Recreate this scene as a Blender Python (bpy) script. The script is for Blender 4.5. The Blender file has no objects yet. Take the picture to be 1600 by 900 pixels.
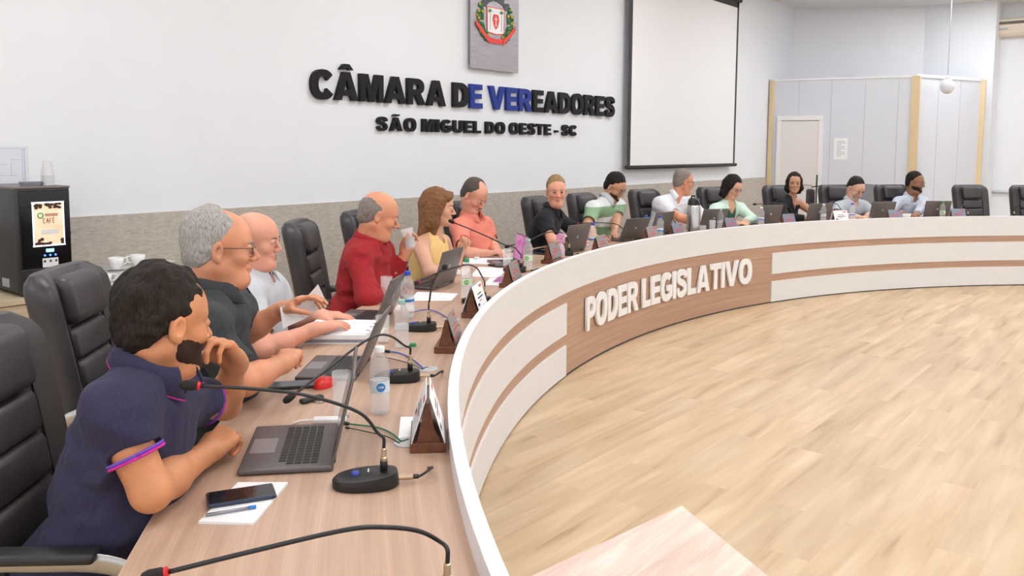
import bpy, bmesh, math, random
import numpy as np
from mathutils import Vector, Matrix
random.seed(7)
SC = bpy.context.scene; COL = SC.collection
PI = math.pi
def R(d): return math.radians(d)
# ------------------------------------------------------------------ camera model
H = 1.62
FOC, CYP, PITCH, ROLL, YAW = 1307.39, 349.31, 0.09017, 0.0065, 0.68137
CX, CY, RAD = 6.6804, -3.4006, 7.037          # centre and radius of the table's inner front
FW = np.array([math.cos(YAW)*math.cos(PITCH), math.sin(YAW)*math.cos(PITCH), -math.sin(PITCH)])
_r = np.array([math.sin(YAW), -math.cos(YAW), 0.]); _u = np.cross(_r, FW)
RT = math.cos(ROLL)*_r + math.sin(ROLL)*_u; UP = -math.sin(ROLL)*_r + math.cos(ROLL)*_u
EYE = np.array([0, 0, H])
def ray(px, py): return FW + (px-800)/FOC*RT + (CYP-py)/FOC*UP
def proj(P):
    d = np.array(P, float)-EYE; z = d@FW
    return 800+FOC*(d@RT)/z, CYP-FOC*(d@UP)/z, z
def D(px, py, depth): return Vector(EYE + ray(px, py)*depth)          # a place seen at a pixel, so far away
def onz(px, py, z):
    d = ray(px, py); return Vector(EYE + d*((z-H)/d[2]))
def ony(px, py, y):
    d = ray(px, py); return Vector(EYE + d*(y/d[1]))
def cyl(px, py, rr):
    d = ray(px, py); ox, oy = -CX, -CY; r = RAD+rr
    a = d[0]**2+d[1]**2; b = 2*(ox*d[0]+oy*d[1]); c = ox*ox+oy*oy-r*r
    t = (-b+math.sqrt(max(0, b*b-4*a*c)))/(2*a); return Vector(EYE+d*t)
def pol(rr, deg, z=0.): return Vector((CX+(RAD+rr)*math.cos(R(deg)), CY+(RAD+rr)*math.sin(R(deg)), z))
def atx(px, rr, z=.78):                                                # place on the ring rr that is seen in column px
    lo, hi = 36., 146.
    for _ in range(50):
        m = (lo+hi)/2
        if proj(pol(rr, m, z))[0] > px: lo = m
        else: hi = m
    return m
def angof(v): return math.degrees(math.atan2(v[1]-CY, v[0]-CX))
# ------------------------------------------------------------------ materials
MATS = {}
def mat(name, col=(.8,.8,.8), rough=.5, metal=0., bump=None, spec=.5, **kw):
    if name in MATS: return MATS[name]
    m = bpy.data.materials.new(name); m.use_nodes = True; nt = m.node_tree; b = nt.nodes['Principled BSDF']
    b.inputs['Base Color'].default_value = (*col, 1); b.inputs['Roughness'].default_value = rough
    b.inputs['Metallic'].default_value = metal; b.inputs['Specular IOR Level'].default_value = spec
    for k, v in kw.items():
        b.inputs[k.replace('_', ' ')].default_value = v
    # every surface has a small procedural variation
    tc = nt.nodes.new('ShaderNodeTexCoord'); nz = nt.nodes.new('ShaderNodeTexNoise'); nt.links.new(tc.outputs['Object'], nz.inputs['Vector'])
    sc, st, var = bump or (60, .03, .06)
    nz.inputs['Scale'].default_value = sc; nz.inputs['Detail'].default_value = 4
    mx = nt.nodes.new('ShaderNodeMix'); mx.data_type = 'RGBA'
    mx.inputs[6].default_value = (*[c*(1-var) for c in col], 1); mx.inputs[7].default_value = (*[min(1, c*(1+var)) for c in col], 1)
    nt.links.new(nz.outputs['Fac'], mx.inputs[0]); nt.links.new(mx.outputs[2], b.inputs['Base Color'])
    if st:
        bp = nt.nodes.new('ShaderNodeBump'); bp.inputs['Strength'].default_value = st; bp.inputs['Distance'].default_value = .01
        nt.links.new(nz.outputs['Fac'], bp.inputs['Height']); nt.links.new(bp.outputs['Normal'], b.inputs['Normal'])
    MATS[name] = m; return m
def nodes(name):
    m = bpy.data.materials.new(name); m.use_nodes = True; MATS[name] = m
    nt = m.node_tree; return m, nt, nt.nodes['Principled BSDF']
def ramp(nt, fac, stops):
    r = nt.nodes.new('ShaderNodeValToRGB'); e = r.color_ramp.elements
    while len(e) < len(stops): e.new(.5)
    for el, (p, c) in zip(e, stops): el.position = p; el.color = (*c, 1)
    nt.links.new(fac, r.inputs['Fac']); return r.outputs['Color']
def texmap(nt, scale=(1,1,1), src='Object', rot=(0,0,0)):
    tc = nt.nodes.new('ShaderNodeTexCoord'); mp = nt.nodes.new('ShaderNodeMapping')
    mp.inputs['Scale'].default_value = scale; mp.inputs['Rotation'].default_value = rot
    nt.links.new(tc.outputs[src], mp.inputs['Vector']); return mp.outputs['Vector']
def noise(nt, vec, scale, detail=5, dist=0.):
    n = nt.nodes.new('ShaderNodeTexNoise'); n.inputs['Scale'].default_value = scale; n.inputs['Detail'].default_value = detail
    n.inputs['Distortion'].default_value = dist
    nt.links.new(vec, n.inputs['Vector']); return n.outputs['Fac']
def wood(name, c1, c2, scale=(1.2, 26, 26), src='UV', rough=.45, coat=0):
    m, nt, b = nodes(name)
    v = texmap(nt, scale, src); f = noise(nt, v, 1.0, 7, .6)
    v2 = texmap(nt, (scale[0]*3, scale[1]*6, scale[2]*6), src); f2 = noise(nt, v2, 1., 4)
    ad = nt.nodes.new('ShaderNodeMath'); ad.operation = 'MULTIPLY_ADD'; ad.inputs[1].default_value = .35; nt.links.new(f2, ad.inputs[0]); nt.links.new(f, ad.inputs[2])
    c = ramp(nt, ad.outputs[0], [(.42, c1), (.68, tuple((a+b_)/2 for a, b_ in zip(c1, c2))), (.9, c2)])
    nt.links.new(c, b.inputs['Base Color']); b.inputs['Roughness'].default_value = rough; b.inputs['Coat Weight'].default_value = coat
    return m
def emis(name, col, st):
    m, nt, b = nodes(name); b.inputs['Base Color'].default_value = (*col, 1)
    b.inputs['Emission Color'].default_value = (*col, 1); b.inputs['Emission Strength'].default_value = st
    return m
def leather(name='black_leather', col=(.034,.029,.032)):
    m, nt, b = nodes(name)
    v = texmap(nt, (1,1,1)); vo = nt.nodes.new('ShaderNodeTexVoronoi'); vo.inputs['Scale'].default_value = 220; nt.links.new(v, vo.inputs['Vector'])
    bp = nt.nodes.new('ShaderNodeBump'); bp.inputs['Strength'].default_value = .12; bp.inputs['Distance'].default_value = .003
    nt.links.new(vo.outputs['Distance'], bp.inputs['Height']); nt.links.new(bp.outputs['Normal'], b.inputs['Normal'])
    c = ramp(nt, noise(nt, v, 9), [(.3, col), (.7, tuple(x*1.5 for x in col))])
    nt.links.new(c, b.inputs['Base Color']); b.inputs['Roughness'].default_value = .42; b.inputs['Specular IOR Level'].default_value = .55
    return m
def skin(name, col):
    if name in MATS: return MATS[name]
    m, nt, b = nodes(name); v = texmap(nt)
    c = ramp(nt, noise(nt, v, 14, 6), [(.35, tuple(x*.9 for x in col)), (.65, (min(1, col[0]*1.08), col[1]*1.02, col[2]))])
    nt.links.new(c, b.inputs['Base Color']); b.inputs['Roughness'].default_value = .48
    b.inputs['Subsurface Weight'].default_value = .12; b.inputs['Subsurface Radius'].default_value = (.012, .005, .003); b.inputs['Subsurface Scale'].default_value = 1
    bp = nt.nodes.new('ShaderNodeBump'); bp.inputs['Strength'].default_value = .12; bp.inputs['Distance'].default_value = .002
    nt.links.new(noise(nt, v, 260, 3), bp.inputs['Height']); nt.links.new(bp.outputs['Normal'], b.inputs['Normal'])
    return m
def hairm(name, c1, c2, scale=(60, 60, 14)):
    if name in MATS: return MATS[name]
    m, nt, b = nodes(name); v = texmap(nt, scale)
    f = noise(nt, v, 4, 6, .8); c = ramp(nt, f, [(.3, c1), (.7, c2)]); nt.links.new(c, b.inputs['Base Color'])
    b.inputs['Roughness'].default_value = .6; b.inputs['Specular IOR Level'].default_value = .22
    bp = nt.nodes.new('ShaderNodeBump'); bp.inputs['Strength'].default_value = .7; bp.inputs['Distance'].default_value = .006
    nt.links.new(f, bp.inputs['Height']); nt.links.new(bp.outputs['Normal'], b.inputs['Normal'])
    return m
def fabric(name, col, col2=None, rough=.85, fold=.35, stripes=None):
    if name in MATS: return MATS[name]
    m, nt, b = nodes(name); v = texmap(nt)
    c2 = col2 or tuple(min(1, x*1.18) for x in col)
    c = ramp(nt, noise(nt, v, 350, 2), [(.3, col), (.7, c2)])
    if stripes:
        # stripes = list of (z0, z1, colour, softness) in object space (world height)
        sp = nt.nodes.new('ShaderNodeSeparateXYZ'); nt.links.new(v, sp.inputs[0])
        mr = nt.nodes.new('ShaderNodeMapRange'); mr.inputs[1].default_value = stripes[0]; mr.inputs[2].default_value = stripes[1]
        nt.links.new(sp.outputs[2], mr.inputs[0])
        c = ramp(nt, mr.outputs[0], stripes[2]); 
        for nd in nt.nodes:
            if nd.type == 'VALTORGB' and len(nd.color_ramp.elements) == len(stripes[2]) and len(stripes[2]) > 2: nd.color_ramp.interpolation = 'CONSTANT'
    nt.links.new(c, b.inputs['Base Color']); b.inputs['Roughness'].default_value = rough; b.inputs['Sheen Weight'].default_value = .04; b.inputs['Specular IOR Level'].default_value = .25
    bp = nt.nodes.new('ShaderNodeBump'); bp.inputs['Strength'].default_value = fold; bp.inputs['Distance'].default_value = .02
    n = noise(nt, texmap(nt, (1, 1, .6)), 11, 3, 1.2); nt.links.new(n, bp.inputs['Height']); nt.links.new(bp.outputs['Normal'], b.inputs['Normal'])
    return m
def glassm(name='clear_glass', col=(1,1,1), rough=.0, ior=1.45, alpha=None):
    if name in MATS: return MATS[name]
    m, nt, b = nodes(name); b.inputs['Base Color'].default_value = (*col, 1); b.inputs['Roughness'].default_value = rough
    b.inputs['Transmission Weight'].default_value = 1; b.inputs['IOR'].default_value = ior
    return m
# ------------------------------------------------------------------ object helpers
def tag(o, label=None, cat=None, group=None, kind=None):
    if label: o['label'] = label
    if cat: o['category'] = cat
    if group: o['group'] = group
    if kind: o['kind'] = kind
    return o
def thing(name, loc=(0,0,0), rz=0., label=None, cat=None, group=None, kind=None):
    o = bpy.data.objects.new(name, None); COL.objects.link(o); o.location = loc; o.rotation_euler = (0, 0, rz); o.empty_display_size = .1
    return tag(o, label, cat, group, kind)
def link(name, me, m, parent=None, smooth=False):
    o = bpy.data.objects.new(name, me); COL.objects.link(o)
    if m:
        for x in (m if isinstance(m, (list, tuple)) else [m]): me.materials.append(x)
    if smooth: me.polygons.foreach_set('use_smooth', [True]*len(me.polygons))
    if parent: o.parent = parent
    return o
def copy_tree(o, parent=None):
    c = o.copy(); COL.objects.link(c); c.parent = parent
    for ch in [x for x in SC.objects if x.parent == o]: copy_tree(ch, c)
    return c
class MB:                                                              # collects shapes for ONE mesh
    def __init__(s): s.bm = bmesh.new(); s.mi = 0
    def _fin(s, vs, fs, M=None):
        for f in fs: f.material_index = s.mi
        if M is not None: bmesh.ops.transform(s.bm, matrix=M, verts=vs)
    def box(s, c, size, bev=0., seg=2, M=None, rot=None):
        n0 = len(s.bm.verts)
        t = bmesh.new(); bmesh.ops.create_cube(t, size=1); bmesh.ops.scale(t, vec=size, verts=t.verts)
        if bev: bmesh.ops.bevel(t, geom=list(t.edges), offset=min(bev, min(size)*.49), segments=seg, profile=.5, affect='EDGES')
        if rot is not None: bmesh.ops.transform(t, matrix=rot.to_4x4() if isinstance(rot, Matrix) else Matrix.Rotation(rot, 4, 'Z'), verts=t.verts)
        bmesh.ops.translate(t, vec=c, verts=t.verts)
        if M is not None: bmesh.ops.transform(t, matrix=M, verts=t.verts)
        s.add(t); return s
    def add(s, t):
        mp = {}
        for v in t.verts: mp[v] = s.bm.verts.new(v.co)
        for f in t.faces:
            try:
                nf = s.bm.faces.new([mp[v] for v in f.verts]); nf.material_index = s.mi; nf.smooth = f.smooth
            except ValueError: pass
        t.free()
    def grid(s, rows, close_u=False, close_v=False, cap=False, smooth=True):   # rows of points
        vs = [[s.bm.verts.new(p) for p in r] for r in rows]; n, m = len(vs), len(vs[0])
        for i in range(n if close_v else n-1):
            for j in range(m if close_u else m-1):
                q = [vs[i][j], vs[i][(j+1) % m], vs[(i+1) % n][(j+1) % m], vs[(i+1) % n][j]]
                try: f = s.bm.faces.new(q); f.material_index = s.mi; f.smooth = smooth
                except ValueError: pass
        if cap:
            for r in (vs[0][::-1], vs[-1]):
                f = s.bm.faces.new(r); f.material_index = s.mi; f.smooth = False
        return s
    def lathe(s, prof, c=(0,0,0), n=24, axis=None, sx=1., sy=1., cap=False):   # prof: (r, z)
        Q = Matrix.Identity(3) if axis is None else Vector((0,0,1)).rotation_difference(Vector(axis)).to_matrix()
        rows = [[Vector(c)+Q@Vector((max(r, 1e-5)*math.cos(2*PI*k/n)*sx, max(r, 1e-5)*math.sin(2*PI*k/n)*sy, z)) for k in range(n)] for r, z in prof]
        return s.grid(rows, close_u=True, cap=cap)
    def tube(s, pts, r, n=8, cap=True, flat=None):
        pts = [Vector(p) for p in pts]; rs = r if isinstance(r, (list, tuple)) else [r]*len(pts); rows = []
        up = None
        for i, p in enumerate(pts):
            t = (pts[min(i+1, len(pts)-1)]-pts[max(i-1, 0)]).normalized()
            if up is None: up = Vector((0,0,1)) if abs(t.z) < .9 else Vector((1,0,0))
            a = t.cross(up).normalized(); b = a.cross(t).normalized(); up = b
            fx, fy = flat or (1, 1)
            rows.append([p+a*math.cos(2*PI*k/n)*rs[i]*fx+b*math.sin(2*PI*k/n)*rs[i]*fy for k in range(n)])
        return s.grid(rows, close_u=True, cap=cap)
    def prism(s, outline, h, M=None, z0=0.):                            # outline in xy, raised along z
        t = bmesh.new(); a = [t.verts.new((x, y, z0)) for x, y in outline]; b = [t.verts.new((x, y, z0+h)) for x, y in outline]
        t.faces.new(a[::-1]); t.faces.new(b); n = len(a)
        for i in range(n): t.faces.new([a[i], a[(i+1) % n], b[(i+1) % n], b[i]])
        if M is not None: bmesh.ops.transform(t, matrix=M, verts=t.verts)
        s.add(t); return s
    def deform(s, fn):
        for v in s.bm.verts: v.co = fn(v.co)
        return s
    def build(s, name, m, parent=None, smooth=None, recalc=True, uv=None):
        if recalc: bmesh.ops.recalc_face_normals(s.bm, faces=s.bm.faces)
        if uv:
            L = s.bm.loops.layers.uv.new('UVMap')
            for f in s.bm.faces:
                for l in f.loops: l[L].uv = uv(l.vert.co)
        me = bpy.data.meshes.new(name); s.bm.to_mesh(me); s.bm.free()
        o = link(name, me, m, parent)
        if smooth is True: me.polygons.foreach_set('use_smooth', [True]*len(me.polygons))
        if smooth == 'auto':
            me.polygons.foreach_set('use_smooth', [True]*len(me.polygons)); 
            try: me.set_sharp_from_angle(angle=R(35))
            except Exception: pass
        return o
def smoothpath(pts, n=8):
    pts = [Vector(p) for p in pts]; out = []
    P = [pts[0]*2-pts[1]]+pts+[pts[-1]*2-pts[-2]]
    for i in range(1, len(P)-2):
        for k in range(n):
            t = k/n; a, b, c, d = P[i-1], P[i], P[i+1], P[i+2]
            out.append(.5*((2*b)+(c-a)*t+(2*a-5*b+4*c-d)*t*t+(3*b-a-3*c+d)*t**3))
    out.append(pts[-1]); return out
# ------------------------------------------------------------------ heavy block letters (cap height 1)
def _arc(cx, cy, rx, ry, a0, a1, n=18, p=2.3):
    o = []
    for k in range(n+1):
        a = R(a0+(a1-a0)*k/n); c, s_ = math.cos(a), math.sin(a)
        o.append((cx+rx*math.copysign(abs(c)**(2/p), c), cy+ry*math.copysign(abs(s_)**(2/p), s_)))
    return o
def glyph(ch):
    S = .27; r = lambda x0, y0, x1, y1: [(x0,y0),(x1,y0),(x1,y1),(x0,y1)]
    if ch == 'I': return [r(0,0,S,1)]
    if ch == 'L': return [[(0,0),(.72,0),(.72,.22),(S,.22),(S,1),(0,1)]]
    if ch == 'E': return [[(0,0),(.78,0),(.78,.22),(S,.22),(S,.40),(.72,.40),(.72,.61),(S,.61),(S,.78),(.76,.78),(.76,1),(0,1)]]
    if ch == 'T': return [[(.29,0),(.56,0),(.56,.77),(.85,.77),(.85,1),(0,1),(0,.77),(.29,.77)]]
    if ch == '-': return [r(0,.26,.40,.47)]
    if ch == 'V': return [[(.38,0),(.68,0),(1.06,1),(.77,1),(.53,.30),(.29,1),(0,1)]]
    if ch == 'A': return [[(0,0),(.29,0),(.345,.17),(.715,.17),(.77,0),(1.06,0),(.69,1),(.37,1)], [(.41,.37),(.65,.37),(.53,.74)]]
    if ch == 'M': return [[(0,0),(.25,0),(.25,.68),(.43,0),(.69,0),(.87,.68),(.87,0),(1.12,0),(1.12,1),(.74,1),(.56,.36),(.38,1),(0,1)]]
    if ch == 'U': return [[(0,1)]+_arc(.46,.40,.46,.42,180,360)+[(.92,1),(.65,1)]+_arc(.46,.42,.19,.20,360,180)+[(.27,1)]]
    if ch == 'D': return [[(0,0),(.42,0)]+_arc(.42,.5,.50,.5,-90,90)+[(0,1)], [(S,.22),(.40,.22)]+_arc(.40,.5,.24,.28,-90,90)+[(S,.78)]]
    if ch == 'P': return [[(0,0),(S,0),(S,.36),(.45,.36)]+_arc(.45,.68,.39,.32,-90,90)+[(0,1)], [(S,.57),(.42,.57)]+_arc(.42,.68,.14,.11,-90,90)+[(S,.79)]]
    if ch == 'R': return [[(0,0),(S,0),(S,.38),(.40,.38),(.64,0),(.96,0),(.70,.42)]+_arc(.47,.70,.41,.30,-60,90)+[(0,1)], [(S,.58),(.45,.58)]+_arc(.45,.685,.15,.105,-90,90)+[(S,.79)]]
    if ch == 'O': return [_arc(.51,.5,.51,.52,0,360,40), _arc(.51,.5,.225,.29,0,360,30)]
    if ch == 'C': return [_arc(.50,.5,.50,.52,38,325,34)+[(.66,.38)]+_arc(.50,.5,.21,.28,325,40,24)[2:-1]+[(.68,.64)]]
    if ch == 'G': return [_arc(.51,.5,.51,.52,42,312,34)+[(.98,.12),(.98,.55),(.52,.55),(.52,.34),(.72,.34),(.72,.27)]+_arc(.51,.5,.225,.28,300,44,22)[1:]]
    if ch == 'S':
        c = [(.78,.70),(.70,.86),(.45,.91),(.22,.86),(.145,.71),(.26,.585),(.50,.515),(.68,.42),(.745,.29),(.66,.15),(.44,.09),(.20,.14),(.11,.31)]
        c = smoothpath([Vector((x, y, 0)) for x, y in c], 4); L, Q = [], []
        for i, p in enumerate(c):
            t = (c[min(i+1, len(c)-1)]-c[max(i-1, 0)]).normalized(); n = Vector((-t.y, t.x, 0)); w = .105+.02*math.sin(PI*i/(len(c)-1))
            L.append(((p+n*w).x, (p+n*w).y)); Q.append(((p-n*w).x, (p-n*w).y))
        return [L+Q[::-1]]
    if ch == 'Â': return glyph('A')+[[(.22,1.08),(.43,1.08),(.53,1.16),(.63,1.08),(.84,1.08),(.65,1.28),(.41,1.28)]]
    if ch == 'Ã': return glyph('A')+[[(.24,1.10),(.33,1.10),(.42,1.145),(.62,1.09),(.78,1.14),(.83,1.25),(.73,1.25),(.65,1.21),(.44,1.26),(.28,1.20)]]
    return [r(0,0,.3,1)]
def glyphmesh(ch, cap, depth):
    cu = bpy.data.curves.new('g', 'CURVE'); cu.dimensions = '2D'; cu.fill_mode = 'BOTH'; cu.extrude = depth/2
    for ol in glyph(ch):
        sp = cu.splines.new('POLY'); sp.points.add(len(ol)-1); sp.use_cyclic_u = True
        for p, (x, y) in zip(sp.points, ol): p.co = (x*cap, y*cap, 0, 1)
    o = bpy.data.objects.new('tmp', cu); COL.objects.link(o); dg = bpy.context.evaluated_depsgraph_get()
    me = bpy.data.meshes.new_from_object(o.evaluated_get(dg)); bpy.data.objects.remove(o); bpy.data.curves.remove(cu); return me
def mesh_bounds(me):
    a = np.zeros(len(me.vertices)*3, np.float32); me.vertices.foreach_get('co', a); a = a.reshape(-1, 3); return a.min(0), a.max(0)
# ------------------------------------------------------------------ the room
D_WALL = 5.8; CEIL = 4.18
K = D_WALL/6.4
def wallmat(name, c, var=.02, rough=.7):
    return mat(name, c, rough, bump=(3, .02, var))
m_wall = wallmat('white_painted_wall', (.80,.82,.86)); m_backwall = wallmat('pale_grey_wall', (.8,.8,.83))
m_ceil = wallmat('white_ceiling', (.85,.85,.85))
def floor_mat():
    m, nt, b = nodes('light_oak_vinyl_planks')
    v = texmap(nt, (1,1,1), 'Object')
    br = nt.nodes.new('ShaderNodeTexBrick'); br.inputs['Scale'].default_value = 1; br.inputs['Brick Width'].default_value = 1.22; br.inputs['Row Height'].default_value = .18
    br.inputs['Mortar Size'].default_value = .0012; br.inputs['Color1'].default_value = (0,0,0,1); br.inputs['Color2'].default_value = (1,1,1,1); br.inputs['Mortar'].default_value = (.35,.35,.35,1)
    br.offset = .37; nt.links.new(v, br.inputs['Vector'])
    # shift grain per plank
    ad = nt.nodes.new('ShaderNodeVectorMath'); ad.operation = 'MULTIPLY_ADD'; ad.inputs[1].default_value = (7, 5, 3); nt.links.new(br.outputs['Color'], ad.inputs[0]); nt.links.new(v, ad.inputs[2])
    mp = nt.nodes.new('ShaderNodeMapping'); mp.inputs['Scale'].default_value = (.9, 8, 1); nt.links.new(ad.outputs[0], mp.inputs['Vector'])
    f = noise(nt, mp.outputs[0], 1.3, 6, .35)
    c = ramp(nt, f, [(.26, (.41,.265,.14)), (.40, (.56,.395,.235)), (.55, (.635,.465,.29)), (.74, (.72,.56,.38))])
    mx = nt.nodes.new('ShaderNodeMix'); mx.data_type = 'RGBA'; mx.blend_type = 'MULTIPLY'; mx.inputs[0].default_value = .13
    nt.links.new(c, mx.inputs[6]); nt.links.new(br.outputs['Color'], mx.inputs[7])
    g = nt.nodes.new('ShaderNodeMix'); g.data_type = 'RGBA'; g.blend_type = 'MIX'; g.inputs[0].default_value = .0
    nt.links.new(mx.outputs[2], b.inputs['Base Color']); b.inputs['Roughness'].default_value = .42
    bp = nt.nodes.new('ShaderNodeBump'); bp.inputs['Strength'].default_value = .08; bp.inputs['Distance'].default_value = .004; nt.links.new(f, bp.inputs['Height']); nt.links.new(bp.outputs['Normal'], b.inputs['Normal'])
    return m
def st(o): o['kind'] = 'structure'; return o
st(MB().box((7.5, -4, -.05), (29, 21.5, .1)).build('floor', floor_mat()))
cm = MB()
cm.box((7.5, -4, CEIL+.05), (29, 21.5, .1)); st(cm.build('ceiling', m_ceil))
XB = 16.87*K                                                              # back wall
wl = MB().box(((-7+XB)/2, D_WALL+.1, CEIL/2), (XB+7.2, .2, CEIL)).build('wall_left', m_wall); st(wl)
WR = 18.75*K
def onx(px, py, x):
    d = ray(px, py); return Vector(EYE + d*(x/d[0]))
st(MB().box((WR+.1, -3.2, CEIL/2), (.2, 18.4, CEIL)).build('wall_right', m_wall))
# ceiling joints of the plasterboard
st(MB().box((XB-1.2, -2, CEIL-.004), (.012, 14, .008)).build('trim_7', mat('ceiling_joint', (.6,.6,.6), .8)))
# stone-textured wainscot
def stone_mat():
    m, nt, b = nodes('beige_stone_texture')
    v = texmap(nt, (.6, 1, 1.6), rot=(0, R(25), 0)); f = noise(nt, v, 38, 8, .5); c = ramp(nt, f, [(.25, (.40,.36,.31)), (.75, (.58,.53,.47))]); nt.links.new(c, b.inputs['Base Color'])
    b.inputs['Roughness'].default_value = .8
    bp = nt.nodes.new('ShaderNodeBump'); bp.inputs['Strength'].default_value = .35; bp.inputs['Distance'].default_value = .01; nt.links.new(f, bp.inputs['Height']); nt.links.new(bp.outputs['Normal'], b.inputs['Normal'])
    return m
WH = H-(H-1.09)*K
PX = 15.72*K                                                              # partition plane
st(MB().box(((-7+PX)/2, D_WALL-.012, WH/2), (PX+7, .024, WH)).build('trim_1', stone_mat()))
def wallseg(name, a, b, h, th, m, z0=0.):
    d = (b-a); L = d.length; c = (a+b)/2
    return MB().box((0,0,0), (L, th, h)).deform(lambda p: Matrix.Rotation(math.atan2(d.y, d.x), 3, 'Z')@p+Vector((c.x, c.y, z0+h/2))).build(name, m)
st(wallseg('wall_back', Vector((XB, D_WALL+.05, 0)), Vector((18.09*K, 4.26*K, 0)), CEIL, .03, m_backwall))
# ---- partition room in the far corner
m_part = mat('pale_blue_partition_board', (.66,.68,.74), .55, bump=(4, .02, .02)); m_cream = mat('cream_partition_post', (.72,.56,.34), .6); m_pvc = mat('white_pvc', (.8,.8,.82), .4)
PTOP = H+(2.92-H)*K
pa = Vector((PX, D_WALL, 0)); pb = Vector((16.24*K, 3.94*K, 0)); pc = Vector((17.89*K, 3.18*K, 0)); pd = Vector((17.89*K+1.1, 3.5*K, 0))
def wallseg(name, a, b, h, th, m, z0=0.):
    d = (b-a); L = d.length; c = (a+b)/2
    return MB().box((0,0,0), (L, th, h)).deform(lambda p: Matrix.Rotation(math.atan2(d.y, d.x), 3, 'Z')@p+Vector((c.x, c.y, z0+h/2))).build(name, m)
st(wallseg('wall_partition_left', pa, pb, PTOP, .06, m_part)); st(wallseg('wall_partition_front', pb, pc, PTOP, .06, m_part)); st(wallseg('wall_partition_right', pc, pd, PTOP, .06, m_part))
n = 2
for a, b, w in ((pa+Vector((0,-.03,0)), None, .07), (pb, None, .13), (pc, None, .10)):
    t = Vector((-.03, -.03, 0)); st(MB().box((a.x+t.x, a.y+t.y, (PTOP+.02)/2), (.06, w, PTOP+.02), .004).build('trim_%d' % n, m_cream)); n += 1
def rail(name, a, b, z, w, h, m): return st(wallseg(name, a, b, h, w, m, z))
rail('trim_5', pa, pb, PTOP, .09, .03, m_pvc); rail('trim_6', pb, pc, PTOP, .09, .05, m_pvc)
# board joints
jm = mat('board_joint', (.5,.51,.56), .7)
for k, (a, b, ts) in enumerate(((pa, pb, (.22, .45, .68, .9)), (pb, pc, (.33, .66)))):
    for t in ts:
        q = a.lerp(b, t); dd = (b-a).normalized(); nn = Vector((dd.y, -dd.x, 0)); nn = nn if nn.dot(Vector((-1,-.4,0))) > 0 else -nn
        st(MB().box((q.x+nn.x*.031, q.y+nn.y*.031, PTOP/2), (.006, .006, PTOP)).build('trim_%d' % (10+int(t*100)+k*100), jm))
# door in the partition
d1 = pa.lerp(pb, .10); d2 = pa.lerp(pb, .37)
dr = thing('door_1', (0,0,0)); st(dr)
pn = Vector((-1, -.24, 0)).normalized()
DTOP = H+(H*0+.52)
def dseg(name, a, b, z0, h, th, m, off): return wallseg(name, a+pn*off, b+pn*off, h, th, m, z0)
ddir = (d2-d1).normalized(); m_door = mat('cream_white_door', (.78,.74,.72), .5)
o = dseg('door_leaf', d1, d2, 0, DTOP-.03, .03, m_door, .045); o.parent = dr
f = MB()
def boxseg(f, a, b, z0, h, th):
    d = b-a; M = Matrix.Translation(((a.x+b.x)/2, (a.y+b.y)/2, z0+h/2))@Matrix.Rotation(math.atan2(d.y, d.x), 4, 'Z'); f.box((0,0,0), (d.length, th, h), .004, M=M)
boxseg(f, d1-ddir*.07+pn*.05, d1+pn*.05, 0, DTOP+.05, .06); boxseg(f, d2+pn*.05, d2+ddir*.07+pn*.05, 0, DTOP+.05, .06); boxseg(f, d1-ddir*.07+pn*.05, d2+ddir*.07+pn*.05, DTOP-.02, .08, .062)
f.build('door_frame', mat('white_door_frame', (.82,.8,.8), .4), dr)
MB().tube([d2+pn*.07-ddir*.08+Vector((0,0,1.02)), d2+pn*.12-ddir*.08+Vector((0,0,1.02)), d2+pn*.12-ddir*.2+Vector((0,0,1.02))], .01).build('door_handle', mat('steel', (.55,.55,.56), .3, 1), dr)
# pilaster in the corner behind
st(wallseg('wall_pilaster', Vector((18.09*K+.1, 4.28*K, 0)), Vector((18.17*K+.1, 3.08*K, 0)), CEIL, .2, m_wall)); st(wallseg('trim_8', Vector((18.17*K, 3.09*K, 0)), Vector((WR, 3.09*K, 0)), CEIL, .1, m_wall))
# notice on the partition
q1 = pa.lerp(pb, .48); q2 = pa.lerp(pb, .575)
nb = thing('notice_sheet', q1, 0, 'small white printed notice sheet taped to the pale partition right of the door', 'notice')
def child_world(o, par):
    o.parent = par; o.matrix_parent_inverse = Matrix.Translation(-Vector(par.location)) if par.rotation_euler.z == 0 else (Matrix.Translation(par.location)@Matrix.Rotation(par.rotation_euler.z, 4, 'Z')).inverted(); return o
m_paper = mat('white_paper', (.86,.86,.88), .8, bump=(30, .05, .02))
child_world(wallseg('paper', q1+pn*.034, q2+pn*.034, .36, .004, m_paper, 1.46), nb)
f = MB()
for k in range(9): boxseg(f, q1.lerp(q2, .2)+pn*.037, q1.lerp(q2, .8 if k % 3 else .55)+pn*.037, 1.52+k*.03, .008, .002)
child_world(f.build('printed_lines', mat('grey_ink', (.35,.35,.4), .8)), nb)
# light switch box on main wall
q = ony(1147, 185, D_WALL)
ss = thing('wall_switch', q, 0, 'small white switch plate on the wall right of the projection screen', 'switch')
MB().box((0, -.008, 0), (.08, .014, .12), .004).build('switch_plate', m_pvc, ss); MB().box((0, -.018, 0), (.03, .008, .05), .002).build('rocker', m_pvc, ss)
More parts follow.
